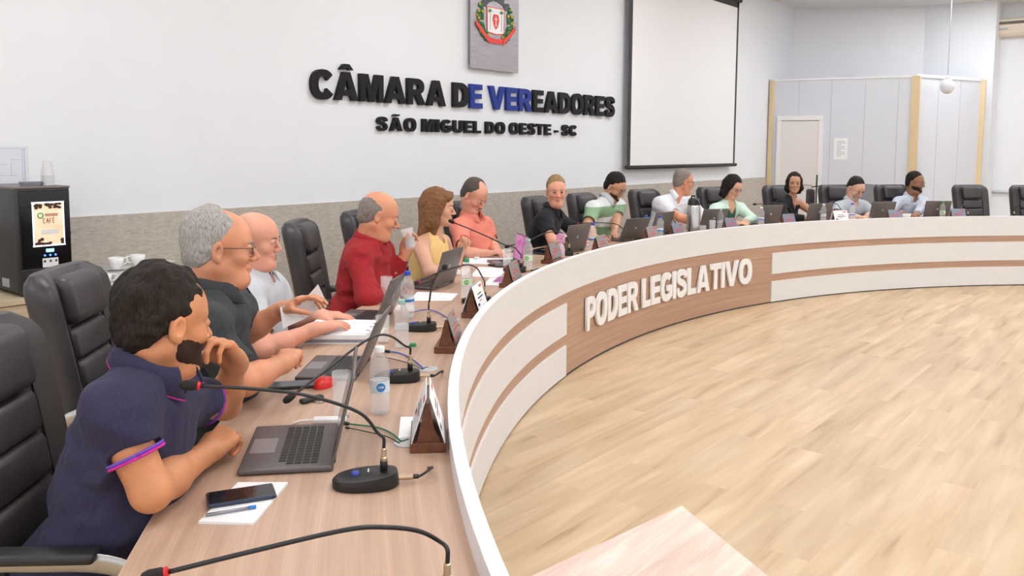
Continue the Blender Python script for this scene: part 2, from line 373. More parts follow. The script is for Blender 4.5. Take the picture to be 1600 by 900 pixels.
# hanging white globe
gz = H+(238-135)*13.2/FOC; gp = D(1480, 135, 13.2)
gl = thing('pendant_globe', (gp.x, gp.y, gp.z), 0, 'white globe hanging on a thin cord from the ceiling before the partition', 'pendant')
MB().lathe([(0,-.12),(.05,-.108),(.09,-.07),(.108,0),(.09,.07),(.05,.105),(.03,.115),(.0,.12)], n=24).build('globe', mat('white_globe', (.75,.75,.8), .35), gl)
MB().lathe([(.035,.11),(.035,.15),(.012,.17)], n=12, cap=True).build('cap', m_pvc, gl)
MB().tube([(0,0,.16),(0,0,CEIL-gp.z)], .005).build('cord', mat('grey_cord', (.45,.43,.45), .6), gl)
# conduit low on right wall
cp = onx(1545, 299, WR-.03); c2 = onx(1598, 301, WR-.03)
cd = thing('cable_duct', cp, 0, 'grey horizontal pipe crossing the far wall between the two rightmost chairs', 'pipe')
child_world(MB().tube([cp, c2], .022).build('pipe', mat('grey_pvc', (.6,.6,.64), .5)), cd)
child_world(MB().box(onx(1586, 303, WR-.04), (.08,.05,.13), .006).build('junction_box', m_pvc), cd)
# grey panel standing behind
gpn = D(1353, 302, 12.0)
pb_ = thing('display_panel', (gpn.x, gpn.y, 0), R(-125), 'flat light grey board standing behind the man in the pale grey polo', 'board')
PZ = (D(1353, 287, 12.0)).z
MB().box((.05, 0, (PZ+.55)/2), (.56, .03, PZ-.55), .005).build('panel', mat('light_grey_board', (.36,.37,.40), .6), pb_)
for s in (-.2, .3): MB().tube([(s, 0, .56), (s, .0, .0)], .015).build('leg', mat('grey_metal_leg', (.3,.3,.32), .4, .6), pb_)
# slim stand behind
sp = D(1276, 290, 11.9)
sd = thing('microphone_stand', (sp.x, sp.y, 0), 0, 'slim dark floor stand with a short crossbar behind the second chair from the door', 'stand')
MB().tube([(0,0,.03),(0,0,D(1276,273,11.9).z)], .012).build('pole', mat('black_plastic', (.02,.02,.022), .45), sd)
MB().tube([(-.07,.05,sp.z-.02),(.07,-.05,sp.z)], .008).build('crossbar', MATS['black_plastic'], sd); MB().lathe([(.14,0),(.14,.015),(.03,.03)], n=24, cap=True).build('foot', MATS['black_plastic'], sd)
# air conditioner
ac = D(1545, 45, 12.4); ax = thing('air_conditioner', (WR, onx(1545,45,WR-.2).y-.52, onx(1580,42,WR-.2).z), 0, 'cream wall-mounted air conditioner high on the right wall', 'air conditioner')
f = MB(); prof = [(0,.15),(-.20,.15),(-.235,.12),(-.24,.02),(-.21,-.10),(-.15,-.15),(0,-.15)]
f.prism([(a, b) for a, b in prof], 1.3, Matrix(((1,0,0,0),(0,0,-1,.65),(0,1,0,0),(0,0,0,1)))); f.build('casing', mat('cream_plastic', (.75,.66,.55), .45), ax)
MB().box((-.225, 0, .07), (.04, 1.2, .05), .004).build('air_outlet', mat('dark_slot', (.04,.035,.03), .7), ax)
for k in range(3): MB().box((-.243, 0, .055+k*.016), (.01, 1.18, .004)).build('louvre', mat('beige_louvre', (.5,.42,.33), .5), ax)
MB().box((-.238, .3, -.03), (.01, .16, .03), .003).build('badge', mat('grey_badge', (.4,.42,.5), .4), ax)
# ---- projection screen
sx0 = 10.37*K; sx1 = 13.98*K; sb = H-(H-1.35)*K; stp = H+(4.08-H)*K
ps = thing('projection_screen', ((sx0+sx1)/2, D_WALL-.1, 0), 0, 'large white projection screen with black borders pulled down on the wall', 'projection screen')
W = sx1-sx0; blk = mat('screen_black_border', (.03,.025,.025), .6)
MB().box((0, 0, (sb+stp)/2), (W-.10, .004, stp-sb-.04)).build('screen_cloth', mat('white_screen_cloth', (.84,.84,.86), .75), ps)
MB().box((-W/2+.03, 0, (sb+stp)/2+.05), (.07, .006, stp-sb+.1)).build('border', blk, ps); MB().box((W/2-.03, 0, (sb+stp)/2+.05), (.06, .006, stp-sb+.1)).build('border', blk, ps)
MB().box((0, 0, stp+.035), (W, .006, .1)).build('border', blk, ps)
MB().tube([(-W/2-.03, 0, sb), (W/2+.05, 0, sb)], .026, 12).build('bottom_bar', blk, ps)
MB().box((0, .035, stp+.05+.08), (W+.16, .129, .11), .02).build('roller_case', blk, ps)
# ---- wall lettering
m_blk = mat('black_acrylic', (.006,.005,.007), .45, spec=.25); m_blu_refl = mat('acrylic_with_blue_reflection', (.012,.035,.26), .4, spec=.3)  # the blue is a reflection on black letters, put into their colour
def wall_text(txt, x0, x1, zb, cap, depth, name, label, blue_refl=(), gap=.10):
    root = thing(name, ((x0+x1)/2, D_WALL, zb), 0, label, 'sign')
    size = cap/.72; adv = []; x = 0; ms = []
    for ch in txt:
        if ch == ' ': x += cap*.36; ms.append(None); adv.append(x); continue
        me = glyphmesh(ch, cap, depth); lo, hi = mesh_bounds(me); ms.append((me, lo, hi)); adv.append(x-lo[0]); x += (hi[0]-lo[0])+cap*gap
    k = (x1-x0)/(x-cap*gap)
    for i, (ch, m_, a) in enumerate(zip(txt, ms, adv)):
        if m_ is None: continue
        me, lo, hi = m_
        co = np.zeros(len(me.vertices)*3, np.float32); me.vertices.foreach_get('co', co); co = co.reshape(-1, 3)
        out = np.stack([(co[:,0]+a)*k-(x1-x0)/2, -(co[:,2]+depth/2+.005), co[:,1]], 1); me.vertices.foreach_set('co', out.astype(np.float32).ravel())
        link('letter', me, m_blu_refl if i in blue_refl else m_blk, root)
    return root
def zk(z): return H+(z-H)*K
wall_text('CÂMARA DE VEREADORES', 4.89*K, 10.12*K, zk(2.065), .27*K, .038, 'wall_lettering', 'large black wall lettering CÂMARA DE VEREADORES with a blue reflection in its colour', (8, 10, 11, 12))
wall_text('SÃO MIGUEL DO OESTE - SC', 5.70*K, 9.20*K, zk(1.785), .137*K, .03, 'wall_lettering', 'smaller black raised lettering SÃO MIGUEL DO OESTE - SC below the large line', gap=.2)
# ---- steel plaque with coat of arms
px0, px1 = 7.06*K, 7.92*K; pz0 = zk(2.51); pw = px1-px0; ph = pw*1.4
pq = thing('crest_plaque', ((px0+px1)/2, D_WALL-.05, pz0), 0, 'brushed steel plaque with a coloured coat of arms above the lettering', 'plaque')
m, nt, b = nodes('brushed_steel'); c = ramp(nt, noise(nt, texmap(nt, (1,1,60)), 4, 4), [(.3, (.30,.28,.31)), (.7, (.42,.40,.43))]); nt.links.new(c, b.inputs['Base Color']); b.inputs['Metallic'].default_value = .6; b.inputs['Roughness'].default_value = .42
MB().box((0, 0, ph/2), (pw, .008, ph), .002).build('steel_plate', m, pq)
for sx in (-1, 1):
    for z in (.05, ph-.05): MB().tube([(sx*(pw/2-.05), -.012, z), (sx*(pw/2-.05), .0498, z)], .010, 10).build('standoff', mat('steel', (.5,.5,.52), .3, 1), pq)
def flat(name, outline, m, y, th=.003): 
    return MB().prism(outline, th, Matrix(((1,0,0,0),(0,0,-1,-.006-y),(0,1,0,0),(0,0,0,1)))).build(name, m, pq)
red = mat('crest_red', (.75,.05,.04), .5); grn = mat('crest_green', (.04,.25,.08), .5); wht = mat('crest_white', (.85,.85,.85), .5); yel = mat('crest_yellow', (.8,.5,.05), .5); dgr = mat('crest_dark_grey', (.06,.07,.09), .5)
cz = .645; s = pw/.78*.95
def rr_(x0, z0, x1, z1): return [(x0, z0), (x1, z0), (x1, z1), (x0, z1)]
flat('shield_border', [(-.115*s, cz-.13*s), (0, cz-.145*s), (.115*s, cz-.13*s), (.12*s, cz+.15*s), (-.12*s, cz+.15*s)], red, .0)
flat('shield', [(-.105*s, cz-.12*s), (0, cz-.133*s), (.105*s, cz-.12*s), (.11*s, cz+.14*s), (-.11*s, cz+.14*s)], wht, .002)
sh = flat('inner_shield', [(0, cz-.09*s), (.03*s, cz-.05*s), (.045*s, cz+.02*s), (.032*s, cz+.075*s), (-.032*s, cz+.075*s), (-.045*s, cz+.02*s), (-.03*s, cz-.05*s)], red, .004)
f = MB(); f.box((0, -.013, cz), (.009*s, .003, .11*s)); f.box((0, -.013, cz+.025*s), (.045*s, .003, .009*s)); f.box((0, -.013, cz-.045*s), (.03*s, .003, .012*s)); f.build('cross', wht, pq)
for sx in (-1, 1):
    f = MB(); f.box((sx*.078*s, -.011, cz), (.004*s, .003, .2*s)); f.build('palm_trunk', dgr, pq)
    f = MB()
    for a in range(7): f.prism([(0,0), (.010*s, .012*s), (.036*s, .002*s)], .002, Matrix.Translation((sx*.078*s, -.010, cz+.1*s))@Matrix(((1,0,0,0),(0,0,-1,0),(0,1,0,0),(0,0,0,1)))@Matrix.Rotation(R(a*36-18), 4, 'Z'))
    f.build('palm_crown', grn, pq)
    f = MB(); g = MB(); rnd = random.Random(5)
    for k in range(46):                                                    # branch of coffee and maize
        t = rnd.random(); a = R(-62+t*95); r = (.185+rnd.uniform(-.035, .035))*s
        x = sx*(r*math.cos(a)+.02*s); z = cz+.02*s+r*math.sin(a)*1.25
        w = .020*s; th = rnd.uniform(0, PI)
        (f if k % 4 else g).lathe([(0,-.003),(w,0),(0,.003)], (x, -.010-rnd.random()*.004, z), 6, axis=(0,1,0))
    f.build('leaf_branch', grn, pq); g.build('grain_branch', yel, pq)
def band(pts, w, name, m, y):
    up = [(x, z+w/2) for x, z in pts]; lo = [(x, z-w/2) for x, z in pts][::-1]; return flat(name, lo[::-1]+up[::-1], m, y)
band([(x*s, cz+(-.215+1.2*x*x)*s) for x in [-.115+.023*k for k in range(11)]], .055*s, 'ribbon', red, .006)
for sx in (-1, 1): band([(sx*x*s, cz+(-.225+(x-.09)*.95+.6*(x-.09)**2)*s) for x in [.09+.022*k for k in range(9)]], .055*s, 'ribbon', red, .012)
f = MB()
for k in range(5):
    a0 = R(38+k*26-13); a1 = a0+R(24); r0, r1 = .15*s, .19*s
    c0 = cz+.07*s
    f.prism([(r0*math.cos(a0), c0+r0*math.sin(a0)), (r1*math.cos(a0), c0+r1*math.sin(a0)), (r1*math.cos(a1), c0+r1*math.sin(a1)), (r0*math.cos(a1), c0+r0*math.sin(a1))], .003, Matrix(((1,0,0,0),(0,0,-1,-.008),(0,1,0,0),(0,0,0,1))))
    am = (a0+a1)/2; f.box((r1*1.08*math.cos(am), -.008, c0+r1*1.08*math.sin(am)), (.045*s, .004, .05*s))
f.build('mural_crown', dgr, pq)
for o in [x for x in SC.objects if x.parent == pq and not x.name.startswith(('steel_plate', 'standoff'))]:
    for v in o.data.vertices: v.co.x *= 1.26; v.co.z += .505-cz
# ------------------------------------------------------------------ the curved council table
A0, A1 = 33., 147.5
def UVarc(co): 
    a = math.atan2(co.y-CY, co.x-CX); return (a*RAD, math.hypot(co.x-CX, co.y-CY)+co.z)
def arcsolid(rr0, rr1, z0, z1, a0, a1, step=1.0):
    n = max(2, int((a1-a0)/step)); f = MB()
    rows = [[pol(rr0, a0+(a1-a0)*k/n, z0), pol(rr1, a0+(a1-a0)*k/n, z0), pol(rr1, a0+(a1-a0)*k/n, z1), pol(rr0, a0+(a1-a0)*k/n, z1)] for k in range(n+1)]
    f.grid(rows, close_u=True, cap=True, smooth=False); return f
m_tw = wood('ash_brown_wood_top', (.43,.275,.195), (.60,.42,.315), (1.0, 34, 34), rough=.38)
m_fw = wood('brown_wood_front', (.40,.24,.165), (.54,.34,.24), (.9, 34, 34), rough=.45)
def laminate():
    m, nt, b = nodes('off_white_laminate'); f = noise(nt, texmap(nt, (3, 60, 60), 'UV'), 1, 5)
    c = ramp(nt, f, [(.3, (.745,.74,.745)), (.7, (.785,.78,.785))]); nt.links.new(c, b.inputs['Base Color']); b.inputs['Roughness'].default_value = .5; return m
m_lam = laminate(); m_edge = mat('white_edge_band', (.88,.88,.88), .4)
TT = .78; PH = .843
tb = thing('council_table', pol(.4, 90), 0, 'long curved wood council table with white banded front', 'table')
TBI = Matrix.Translation(-Vector(tb.location))
def tpart(f, name, m):
    o = f.build(name, m, None, uv=UVarc); o.parent = tb; o.matrix_parent_inverse = TBI; return o
# worktop in segments
tpart(arcsolid(.026, .72, TT-.028, TT, A0, A1), 'worktop', m_tw)
tpart(arcsolid(.72, .7215, TT-.028, TT, A0, A1), 'edge_band', mat('pale_wood_edge', (.6,.45,.36), .4))
tpart(arcsolid(.004, .025, .0, PH-.003, A0, A1), 'front_panel', m_fw)
tpart(arcsolid(.0, .0265, PH-.004, PH, A0, A1), 'top_edge', m_edge)
tpart(arcsolid(.0252, .0262, TT, PH-.004, A0, A1), 'inner_lining', m_lam)
aL = angof(cyl(883, 587, 0)); aR = angof(cyl(1204, 472, 0))
tpart(arcsolid(-.008, .0038, .607, PH-.0042, A0, A1), 'white_band', m_lam)
for a0, a1 in ((A0, aR), (aL, A1)):
    for z0, z1 in ((.308, .53), (.012, .228)):
        tpart(arcsolid(-.008, .0038, z0, z1, a0, a1), 'white_strip', m_lam)
        tpart(arcsolid(-.0085, .0038, z1, z1+.0022, a0, a1), 'strip_edge', m_edge)
tpart(arcsolid(.0, .02, 0, .012, A0, A1), 'plinth', mat('dark_plinth', (.06,.05,.04), .6))
for k in range(13):
    a = 38+k*8.6; q = pol(.17, a)
    o = MB().box((0,0,0), (.28, .025, TT-.029)).deform(lambda p: Matrix.Rotation(R(a), 3, 'Z')@p+Vector((q.x, q.y, (TT-.029)/2))).build('support_panel', m_fw); o.parent = tb; o.matrix_parent_inverse = TBI
# lettering on the front
P0 = cyl(914.5, 516, -.01); P1 = cyl(1173, 443, -.01); P0t = cyl(914.5, 463.5, -.01); P1t = cyl(1168, 405, -.01)
aP0, aP1 = angof(P0), angof(P1); zb = (P0.z+P1.z)/2-.0; cap = ((P0t.z-P0.z)+(P1t.z-P1.z))/2*.985
txt = 'PODER LEGISLATIVO'; size = cap/.72; x = 0; ms = []
for ch in txt:
    if ch == ' ': x += cap*.30; continue
    me = glyphmesh(ch, cap, .018); lo, hi = mesh_bounds(me); ms.append((me, x-lo[0])); x += hi[0]-lo[0]+cap*.06
arc = R(aP0-aP1)*RAD; k = arc/(x-cap*.06)
for me, a in ms:
    co = np.zeros(len(me.vertices)*3, np.float32); me.vertices.foreach_get('co', co); co = co.reshape(-1, 3)
    th = R(aP0)-(co[:,0]+a)*k/RAD; r = RAD-.006-(co[:,2]+.009)
    out = np.stack([CX+r*np.cos(th), CY+r*np.sin(th), zb+co[:,1]], 1); me.vertices.foreach_set('co', out.astype(np.float32).ravel())
    o = link('letter', me, m_edge); o.parent = tb; o.matrix_parent_inverse = TBI
# foreground lectern with a pale wood top
lz = .95; la = onz(1065, 790, lz); lb = onz(830, 900, lz); lc = onz(1200, 900, lz); e1 = (lb-la)*1.12; e2 = (lc-la)*1.6
le = thing('lectern', ((la+e1*.5+e2*.5).x, (la+e1*.5+e2*.5).y, 0), 0, 'pale pinkish wood lectern top in the near foreground below the camera', 'lectern')
m_lec = wood('pale_pink_wood', (.50,.35,.28), (.80,.62,.54), (3, 26, 26), 'Object', .4)
outl = [la, la+e2, la+e1+e2, la+e1]; cc = sum(outl, Vector())/4
child_world(MB().prism([(p.x, p.y) for p in outl], .025, z0=lz-.025).build('top', m_lec), le)
child_world(MB().prism([(cc.x+(p.x-cc.x)*.6, cc.y+(p.y-cc.y)*.6) for p in outl], lz-.065, z0=.04).build('column', m_lec), le)
child_world(MB().prism([(cc.x+(p.x-cc.x)*.85, cc.y+(p.y-cc.y)*.85) for p in outl], .04, z0=.0).build('base', m_lec), le)
# ------------------------------------------------------------------ lamps
lm = emis('lamp_diffuser', (.92, .96, 1.0), 13.5); lf = mat('white_lamp_frame', (.8,.8,.8), .4)
LP = [(x, y) for x in (-1.6, 1.9, 5.4, 8.9, 12.4) for y in (3.6, .4, -2.8, -6.0)]+[(14.9, 2.6), (14.9, -.6)]  # last pair of panels added out of view to brighten the far corner
for i, (x, y) in enumerate(LP):
    t = thing('ceiling_light', (x, y, CEIL-.03), 0, 'square white ceiling light panel out of view above the council chamber', 'ceiling light', 'ceiling light panels')
    MB().box((0, 0, -.006), (.9, .9, .012)).build('diffuser', lm, t); fr = MB()
    for a, b, c, d in ((.47,0,.04,.98),(-.47,0,.04,.98),(0,.47,.9,.04),(0,-.47,.9,.04)): fr.box((a, b, -.002), (c, d, .03))
    fr.build('frame', lf, t)
w = bpy.data.worlds.new('daylight'); SC.world = w; w.use_nodes = True; w.node_tree.nodes['Background'].inputs[0].default_value = (.93, .96, 1, 1); w.node_tree.nodes['Background'].inputs[1].default_value = 1.0
cam = bpy.data.cameras.new('camera'); co_ = bpy.data.objects.new('camera', cam); COL.objects.link(co_); SC.camera = co_
cam.sensor_width = 36; cam.lens = FOC/1600*36; cam.shift_y = -(450-CYP)/1600; cam.clip_start = .05
Mx = Matrix((( RT[0], UP[0], -FW[0], 0), (RT[1], UP[1], -FW[1], 0), (RT[2], UP[2], -FW[2], H), (0,0,0,1))); co_.matrix_world = Mx
SC.view_settings.view_transform = 'Standard'; SC.view_settings.look = 'None'; SC.view_settings.gamma = 1; SC.view_settings.use_curve_mapping = False
SC.view_settings.exposure = 0.36
# ------------------------------------------------------------------ sculpting with distance fields
_T = np.random.RandomState(3).rand(32, 32, 32).astype(np.float32)*2-1
def vnoise(x, y, z):
    x, y, z = np.broadcast_arrays(x, y, z); fx, fy, fz = np.floor(x), np.floor(y), np.floor(z)
    ix, iy, iz = (fx.astype(np.int32) & 31), (fy.astype(np.int32) & 31), (fz.astype(np.int32) & 31)
    u, v, w = x-fx, y-fy, z-fz; u = u*u*(3-2*u); v = v*v*(3-2*v); w = w*w*(3-2*w)
    jx, jy, jz = (ix+1) & 31, (iy+1) & 31, (iz+1) & 31
    a = _T[ix,iy,iz]*(1-u)+_T[jx,iy,iz]*u; b = _T[ix,jy,iz]*(1-u)+_T[jx,jy,iz]*u
    c = _T[ix,iy,jz]*(1-u)+_T[jx,iy,jz]*u; d = _T[ix,jy,jz]*(1-u)+_T[jx,jy,jz]*u
    return (a*(1-v)+b*v)*(1-w)+(c*(1-v)+d*v)*w
def A3(v): return np.array(v, dtype=np.float64)
def cone(a, b, r1, r2, op='u', k=.01, clip=None, hollow=None):
    a, b = A3(a), A3(b); ba = b-a; L2 = max(ba@ba, 1e-9); rm = max(r1, r2)+max(k, .004)
    def f(x, y, z):
        px, py, pz = x-a[0], y-a[1], z-a[2]; t = np.clip((px*ba[0]+py*ba[1]+pz*ba[2])/L2, 0, 1)
        d = np.sqrt((px-t*ba[0])**2+(py-t*ba[1])**2+(pz-t*ba[2])**2)-(r1+(r2-r1)*t)
        if hollow is not None:
            tt = (px*ba[0]+py*ba[1]+pz*ba[2])/L2
            dd = np.sqrt((px-tt*ba[0])**2+(py-tt*ba[1])**2+(pz-tt*ba[2])**2)-(r1+(r2-r1)*tt-hollow[1])
            d = np.maximum(d, -np.maximum(dd, (hollow[0]-tt)*math.sqrt(L2)))
        if clip is not None:
            c, n = clip; d = np.maximum(d, (x-c[0])*n[0]+(y-c[1])*n[1]+(z-c[2])*n[2])
        return d
    return dict(op=op, k=k, lo=np.minimum(a, b)-rm, hi=np.maximum(a, b)+rm, f=f)
def ell(c, rad, M=None, op='u', k=.01, post=None):
    c = A3(c); rad = A3(rad); M = np.eye(3) if M is None else np.array(M); ext = np.sqrt(((M*rad)**2).sum(1))+max(k, .004)
    def f(x, y, z):
        px, py, pz = x-c[0], y-c[1], z-c[2]
        q = [px*M[0,i]+py*M[1,i]+pz*M[2,i] for i in range(3)]
        k0 = np.sqrt((q[0]/rad[0])**2+(q[1]/rad[1])**2+(q[2]/rad[2])**2)
        k1 = np.sqrt((q[0]/rad[0]**2)**2+(q[1]/rad[1]**2)**2+(q[2]/rad[2]**2)**2)
        d = k0*(k0-1)/np.maximum(k1, 1e-6)
        return post(d, q) if post else d
    return dict(op=op, k=k, lo=c-ext, hi=c+ext, f=f)
def smin(a, b, k):
    if k <= 0: return np.minimum(a, b)
    h = np.maximum(k-np.abs(a-b), 0)/k; return np.minimum(a, b)-h*h*k*.25
def field(prims, res, post=None):
    us = [p for p in prims if p['op'] == 'u']; lo = np.min([p['lo'] for p in us], 0)-3*res; hi = np.max([p['hi'] for p in us], 0)+3*res
    n = np.ceil((hi-lo)/res).astype(int)+1; g = np.full(n, .05, np.float32)
    ax = [(lo[i]+res*np.arange(n[i])).astype(np.float32) for i in range(3)]
    for p in prims:
        if p['op'] == 'i': s = [slice(0, n[i]) for i in range(3)]
        else:
            a = np.clip(np.floor((p['lo']-lo)/res).astype(int)-2, 0, n); b = np.clip(np.ceil((p['hi']-lo)/res).astype(int)+3, 0, n)
            if np.any(b <= a): continue
            s = [slice(a[i], b[i]) for i in range(3)]
        s = tuple(s); X, Y, Z = ax[0][s[0]][:,None,None], ax[1][s[1]][None,:,None], ax[2][s[2]][None,None,:]
        d = p['f'](X, Y, Z).astype(np.float32)
        if p['op'] == 'u': g[s] = smin(g[s], d, p['k'])
        elif p['op'] == 's': g[s] = -smin(-g[s], d, p['k'])
        else: g[s] = -smin(-g[s], -d, p['k'])
    if post:
        m = np.abs(g) < .04; I = np.nonzero(m); g[m] += post(ax[0][I[0]], ax[1][I[1]], ax[2][I[2]]).astype(np.float32)
    return g, lo, res
def nets(g, lo, res):
    g[0]=g[-1]=.05; g[:,0]=g[:,-1]=.05; g[:,:,0]=g[:,:,-1]=.05
    s = g < 0; c = np.zeros(tuple(x-1 for x in g.shape), np.int8)
    for i in (0,1):
        for j in (0,1):
            for k in (0,1): c += s[i:s.shape[0]-1+i, j:s.shape[1]-1+j, k:s.shape[2]-1+k]
    I, J, Kk = np.nonzero((c > 0) & (c < 8)); N = len(I); idx = np.full(c.shape, -1, np.int32); idx[I, J, Kk] = np.arange(N)
    acc = np.zeros((N, 3)); cnt = np.zeros(N); co = [(i,j,k) for i in (0,1) for j in (0,1) for k in (0,1)]
    V = {q: g[I+q[0], J+q[1], Kk+q[2]] for q in co}
    for q in co:
        for ax in range(3):
            if q[ax] == 0:
                q2 = list(q); q2[ax] = 1; q2 = tuple(q2); a, b = V[q], V[q2]; m = (a < 0) != (b < 0)
                t = np.where(m, a/np.where(m, a-b, 1), 0)
                for d in range(3): acc[:, d] += np.where(m, q[d]+(t if d == ax else 0), 0)
                cnt += m
    P = (acc/cnt[:,None]+np.stack([I,J,Kk], 1))*res+lo
    F = []
    for ax in range(3):
        a, b = (ax+1) % 3, (ax+2) % 3
        sl0 = [slice(1, -1)]*3; sl0[ax] = slice(0, -1); sl1 = list(sl0); sl1[ax] = slice(1, None)
        s0, s1 = s[tuple(sl0)], s[tuple(sl1)]; q = np.nonzero(s0 != s1); 
        base = [q[d]+(0 if d == ax else 1) for d in range(3)]; inside = s0[q]
        def cell(da, db):
            c_ = [base[0].copy(), base[1].copy(), base[2].copy()]; c_[a] -= da; c_[b] -= db; return idx[c_[0], c_[1], c_[2]]
        quad = np.stack([cell(1,1), cell(0,1), cell(0,0), cell(1,0)], 1); quad[~inside] = quad[~inside][:, ::-1]; F.append(quad)
    return P, np.concatenate(F)
def fastmesh(name, P, F):
    me = bpy.data.meshes.new(name); me.vertices.add(len(P)); me.vertices.foreach_set('co', P.astype(np.float32).ravel())
    me.loops.add(F.size); me.loops.foreach_set('vertex_index', F.astype(np.int32).ravel())
    me.polygons.add(len(F)); me.polygons.foreach_set('loop_start', np.arange(0, F.size, 4, dtype=np.int32))
    try: me.polygons.foreach_set('loop_total', np.full(len(F), 4, np.int32))
    except Exception: pass
    me.update(calc_edges=True); me.validate(); return me
def sculpt(name, prims, res, m, parent=None, post=None, relax=1):
    g, lo, r = field(prims, res, post); P, F = nets(g, lo, r)
    for _ in range(relax):                                                 # light smoothing of the quads
        S = np.zeros_like(P); C = np.zeros(len(P))
        for i in range(4):
            np.add.at(S, F[:, i], P[F[:, (i+1) % 4]]); np.add.at(C, F[:, i], 1)
            np.add.at(S, F[:, i], P[F[:, (i-1) % 4]]); np.add.at(C, F[:, i], 1)
        P = P*.5+.5*S/np.maximum(C, 1)[:,None]
    me = fastmesh(name, P, F); return link(name, me, m, parent, smooth=True)
# ------------------------------------------------------------------ people
def frame_from(fwd, up=(0,0,1)):
    f = Vector(fwd).normalized(); r = f.cross(Vector(up)).normalized(); u = r.cross(f).normalized()
    return Matrix((r, f, u)).transposed()                                  # columns: right, forward, up
def hand_prims(W, d, n, right, curl=(.5,.5,.5,.5), base=(.25,.2,.2,.25), thumb=(.6,.2), s=1., k0=.008, spread=1., tk=(.25,.3)):
    W = Vector(W); d = Vector(d).normalized(); n = (Vector(n)-d*Vector(n).dot(d)).normalized(); t = d.cross(n).normalized()*(1 if right else -1)
    P = []; Q = lambda a, b, c=0.: W+(d*a+t*b+n*c)*s
    P.append(cone(W-d*.02*s, Q(.015, 0), .027*s, .026*s, k=.02))
    kn = [(.090, .030), (.094, .010), (.089, -.011), (.079, -.030)]
    for i, (a, b) in enumerate(kn):
        P.append(cone(Q(.012, b*.55), Q(a, b*spread), .0155*s, .0115*s, k=.014*s))
    P.append(cone(Q(.015,.018,.008), Q(.058,.036,.010), .018*s, .014*s, k=.012*s)); P.append(cone(Q(.02,-.02,.008), Q(.065,-.028,.006), .014*s, .012*s, k=.012*s))
    Ls = [(.044,.026,.021), (.049,.030,.022), (.045,.028,.021), (.036,.021,.019)]; rs = [(.0098,.0085,.0072), (.010,.0087,.0074), (.0095,.0082,.007), (.0085,.0073,.0063)]
    tips = []
    for i, (a, b) in enumerate(kn):
        p = Q(a, b*spread); dd = (d+t*(b*1.2*(spread-.6))).normalized(); ang = base[i]
        for j in range(3):
            ang += 0 if j == 0 else curl[i]*(1. if j == 1 else .7)
            v = dd*math.cos(ang)+n*math.sin(ang); q = p+v*Ls[i][j]*s
            P.append(cone(p, q, rs[i][j]*s*1.0, rs[i][min(j+1, 2)]*s, k=(.007 if j == 0 else .0025)*s)); p = q
        tips.append(p)
    p = Q(.030, .034, .010); a1, a2 = thumb
    v = (d*math.cos(a1)+t*math.sin(a1)+n*a2).normalized()
    for j, (L, r1, r2) in enumerate(((.040,.0145,.0115), (.032,.0112,.0098), (.024,.0098,.0078))):
        if j: v = (v+(d*.5-t*.6+n*.6)*tk[min(j-1, 1)]).normalized()
        q = p+v*L*s; P.append(cone(p, q, r1*s, r2*s, k=(.009 if j == 0 else .003)*s)); p = q
    tips.append(p); return P, tips
def ik(S, W, l1, l2, pole):
    S, W = Vector(S), Vector(W); v = W-S; L = v.length; L2 = min(L, (l1+l2)*.998); a = (l1*l1-l2*l2+L2*L2)/(2*L2); h = math.sqrt(max(0, l1*l1-a*a))
    u = v.normalized(); p = Vector(pole); p = (p-u*p.dot(u)).normalized(); return S+u*a+p*h
def T(Mh, c, s, p): return Vector(c)+Mh@(Vector(p)*s)
def head_prims(c, M, s, o):
    t = lambda *p: T(M, c, s, p); Mn = np.array(M); fat = o.get('fat', 0.); P = []
    E = lambda p, r, k=.02, op='u': P.append(ell(t(*p), [x*s for x in r], Mn, op, k*s))
    Cn = lambda a, b, r1, r2, k=.012, op='u': P.append(cone(t(*a), t(*b), r1*s, r2*s, op, k*s))
    E((0,-.014,.034), (.076,.096,.088)); E((0,.030,.030), (.066,.062,.066), .03)
    E((0,.026,-.040), (.057+fat*.008,.060,.074), .03)
    for q in (-1, 1):
        Cn((q*.050,-.008,-.050), (q*.018,.066,-.098), .019+fat*.008, .017+fat*.004, .03)
        E((q*.040,.058,-.026), (.024+fat*.004,.026,.024), .02); Cn((q*.012,.086,.020), (q*.046,.068,.022), .0095, .009, .014)
    E((0,.074,-.102), (.023,.018,.017), .02)
    if fat > 0: E((0,.030,-.112), (.050+fat*.012,.050,.026+fat*.010), .03)
    for q in (-1, 1): E((q*.031,.101,.001), (.017,.014,.0125), .014, 's')
    ns = o.get('nose', 1.)
    Cn((0,.086,.012), (0,.086+.026*ns,-.028), .0075, .0105*ns, .010); E((0,.088+.026*ns,-.033), (.011*ns,.0105,.0095), .006)
    for q in (-1, 1): E((q*.0125*ns,.098,-.036), (.0085,.0115,.0085), .006)
    Cn((-.014,.086,-.060), (.014,.086,-.060), .0075, .0075, .010); Cn((-.017,.0845,-.0605), (.017,.0845,-.0605), .0068, .0068, .004)   # mouth area
    Cn((-.012,.088,-.0725), (.012,.088,-.0725), .0068, .0068, .006)
    Cn((-.019,.099,-.0665), (.019,.099,-.0665), .0028, .0028, .003, 's')
    for q in (-1, 1):                                                      # lids and ears
        E((q*.031,.0825,.002), (.0158,.0135,.0118), .004); Cn((q*.021,.0985,-.0012), (q*.041,.0955,-.0012), .0022, .0022, .002, 's')
        er = Mn@np.array(Matrix.Rotation(R(-q*22), 3, 'Z')@Matrix.Rotation(R(-10), 3, 'X'))
        P.append(ell(t(q*.079,-.010,-.006), [.0085*s,.0185*s,.031*s], er, 'u', .004*s)); P.append(ell(t(q*.087,-.005,-.002), [.006*s,.011*s,.019*s], er, 's', .004*s))
        P.append(ell(t(q*.080,-.006,-.031), [.006*s,.009*s,.010*s], er, 'u', .005*s))
    return P
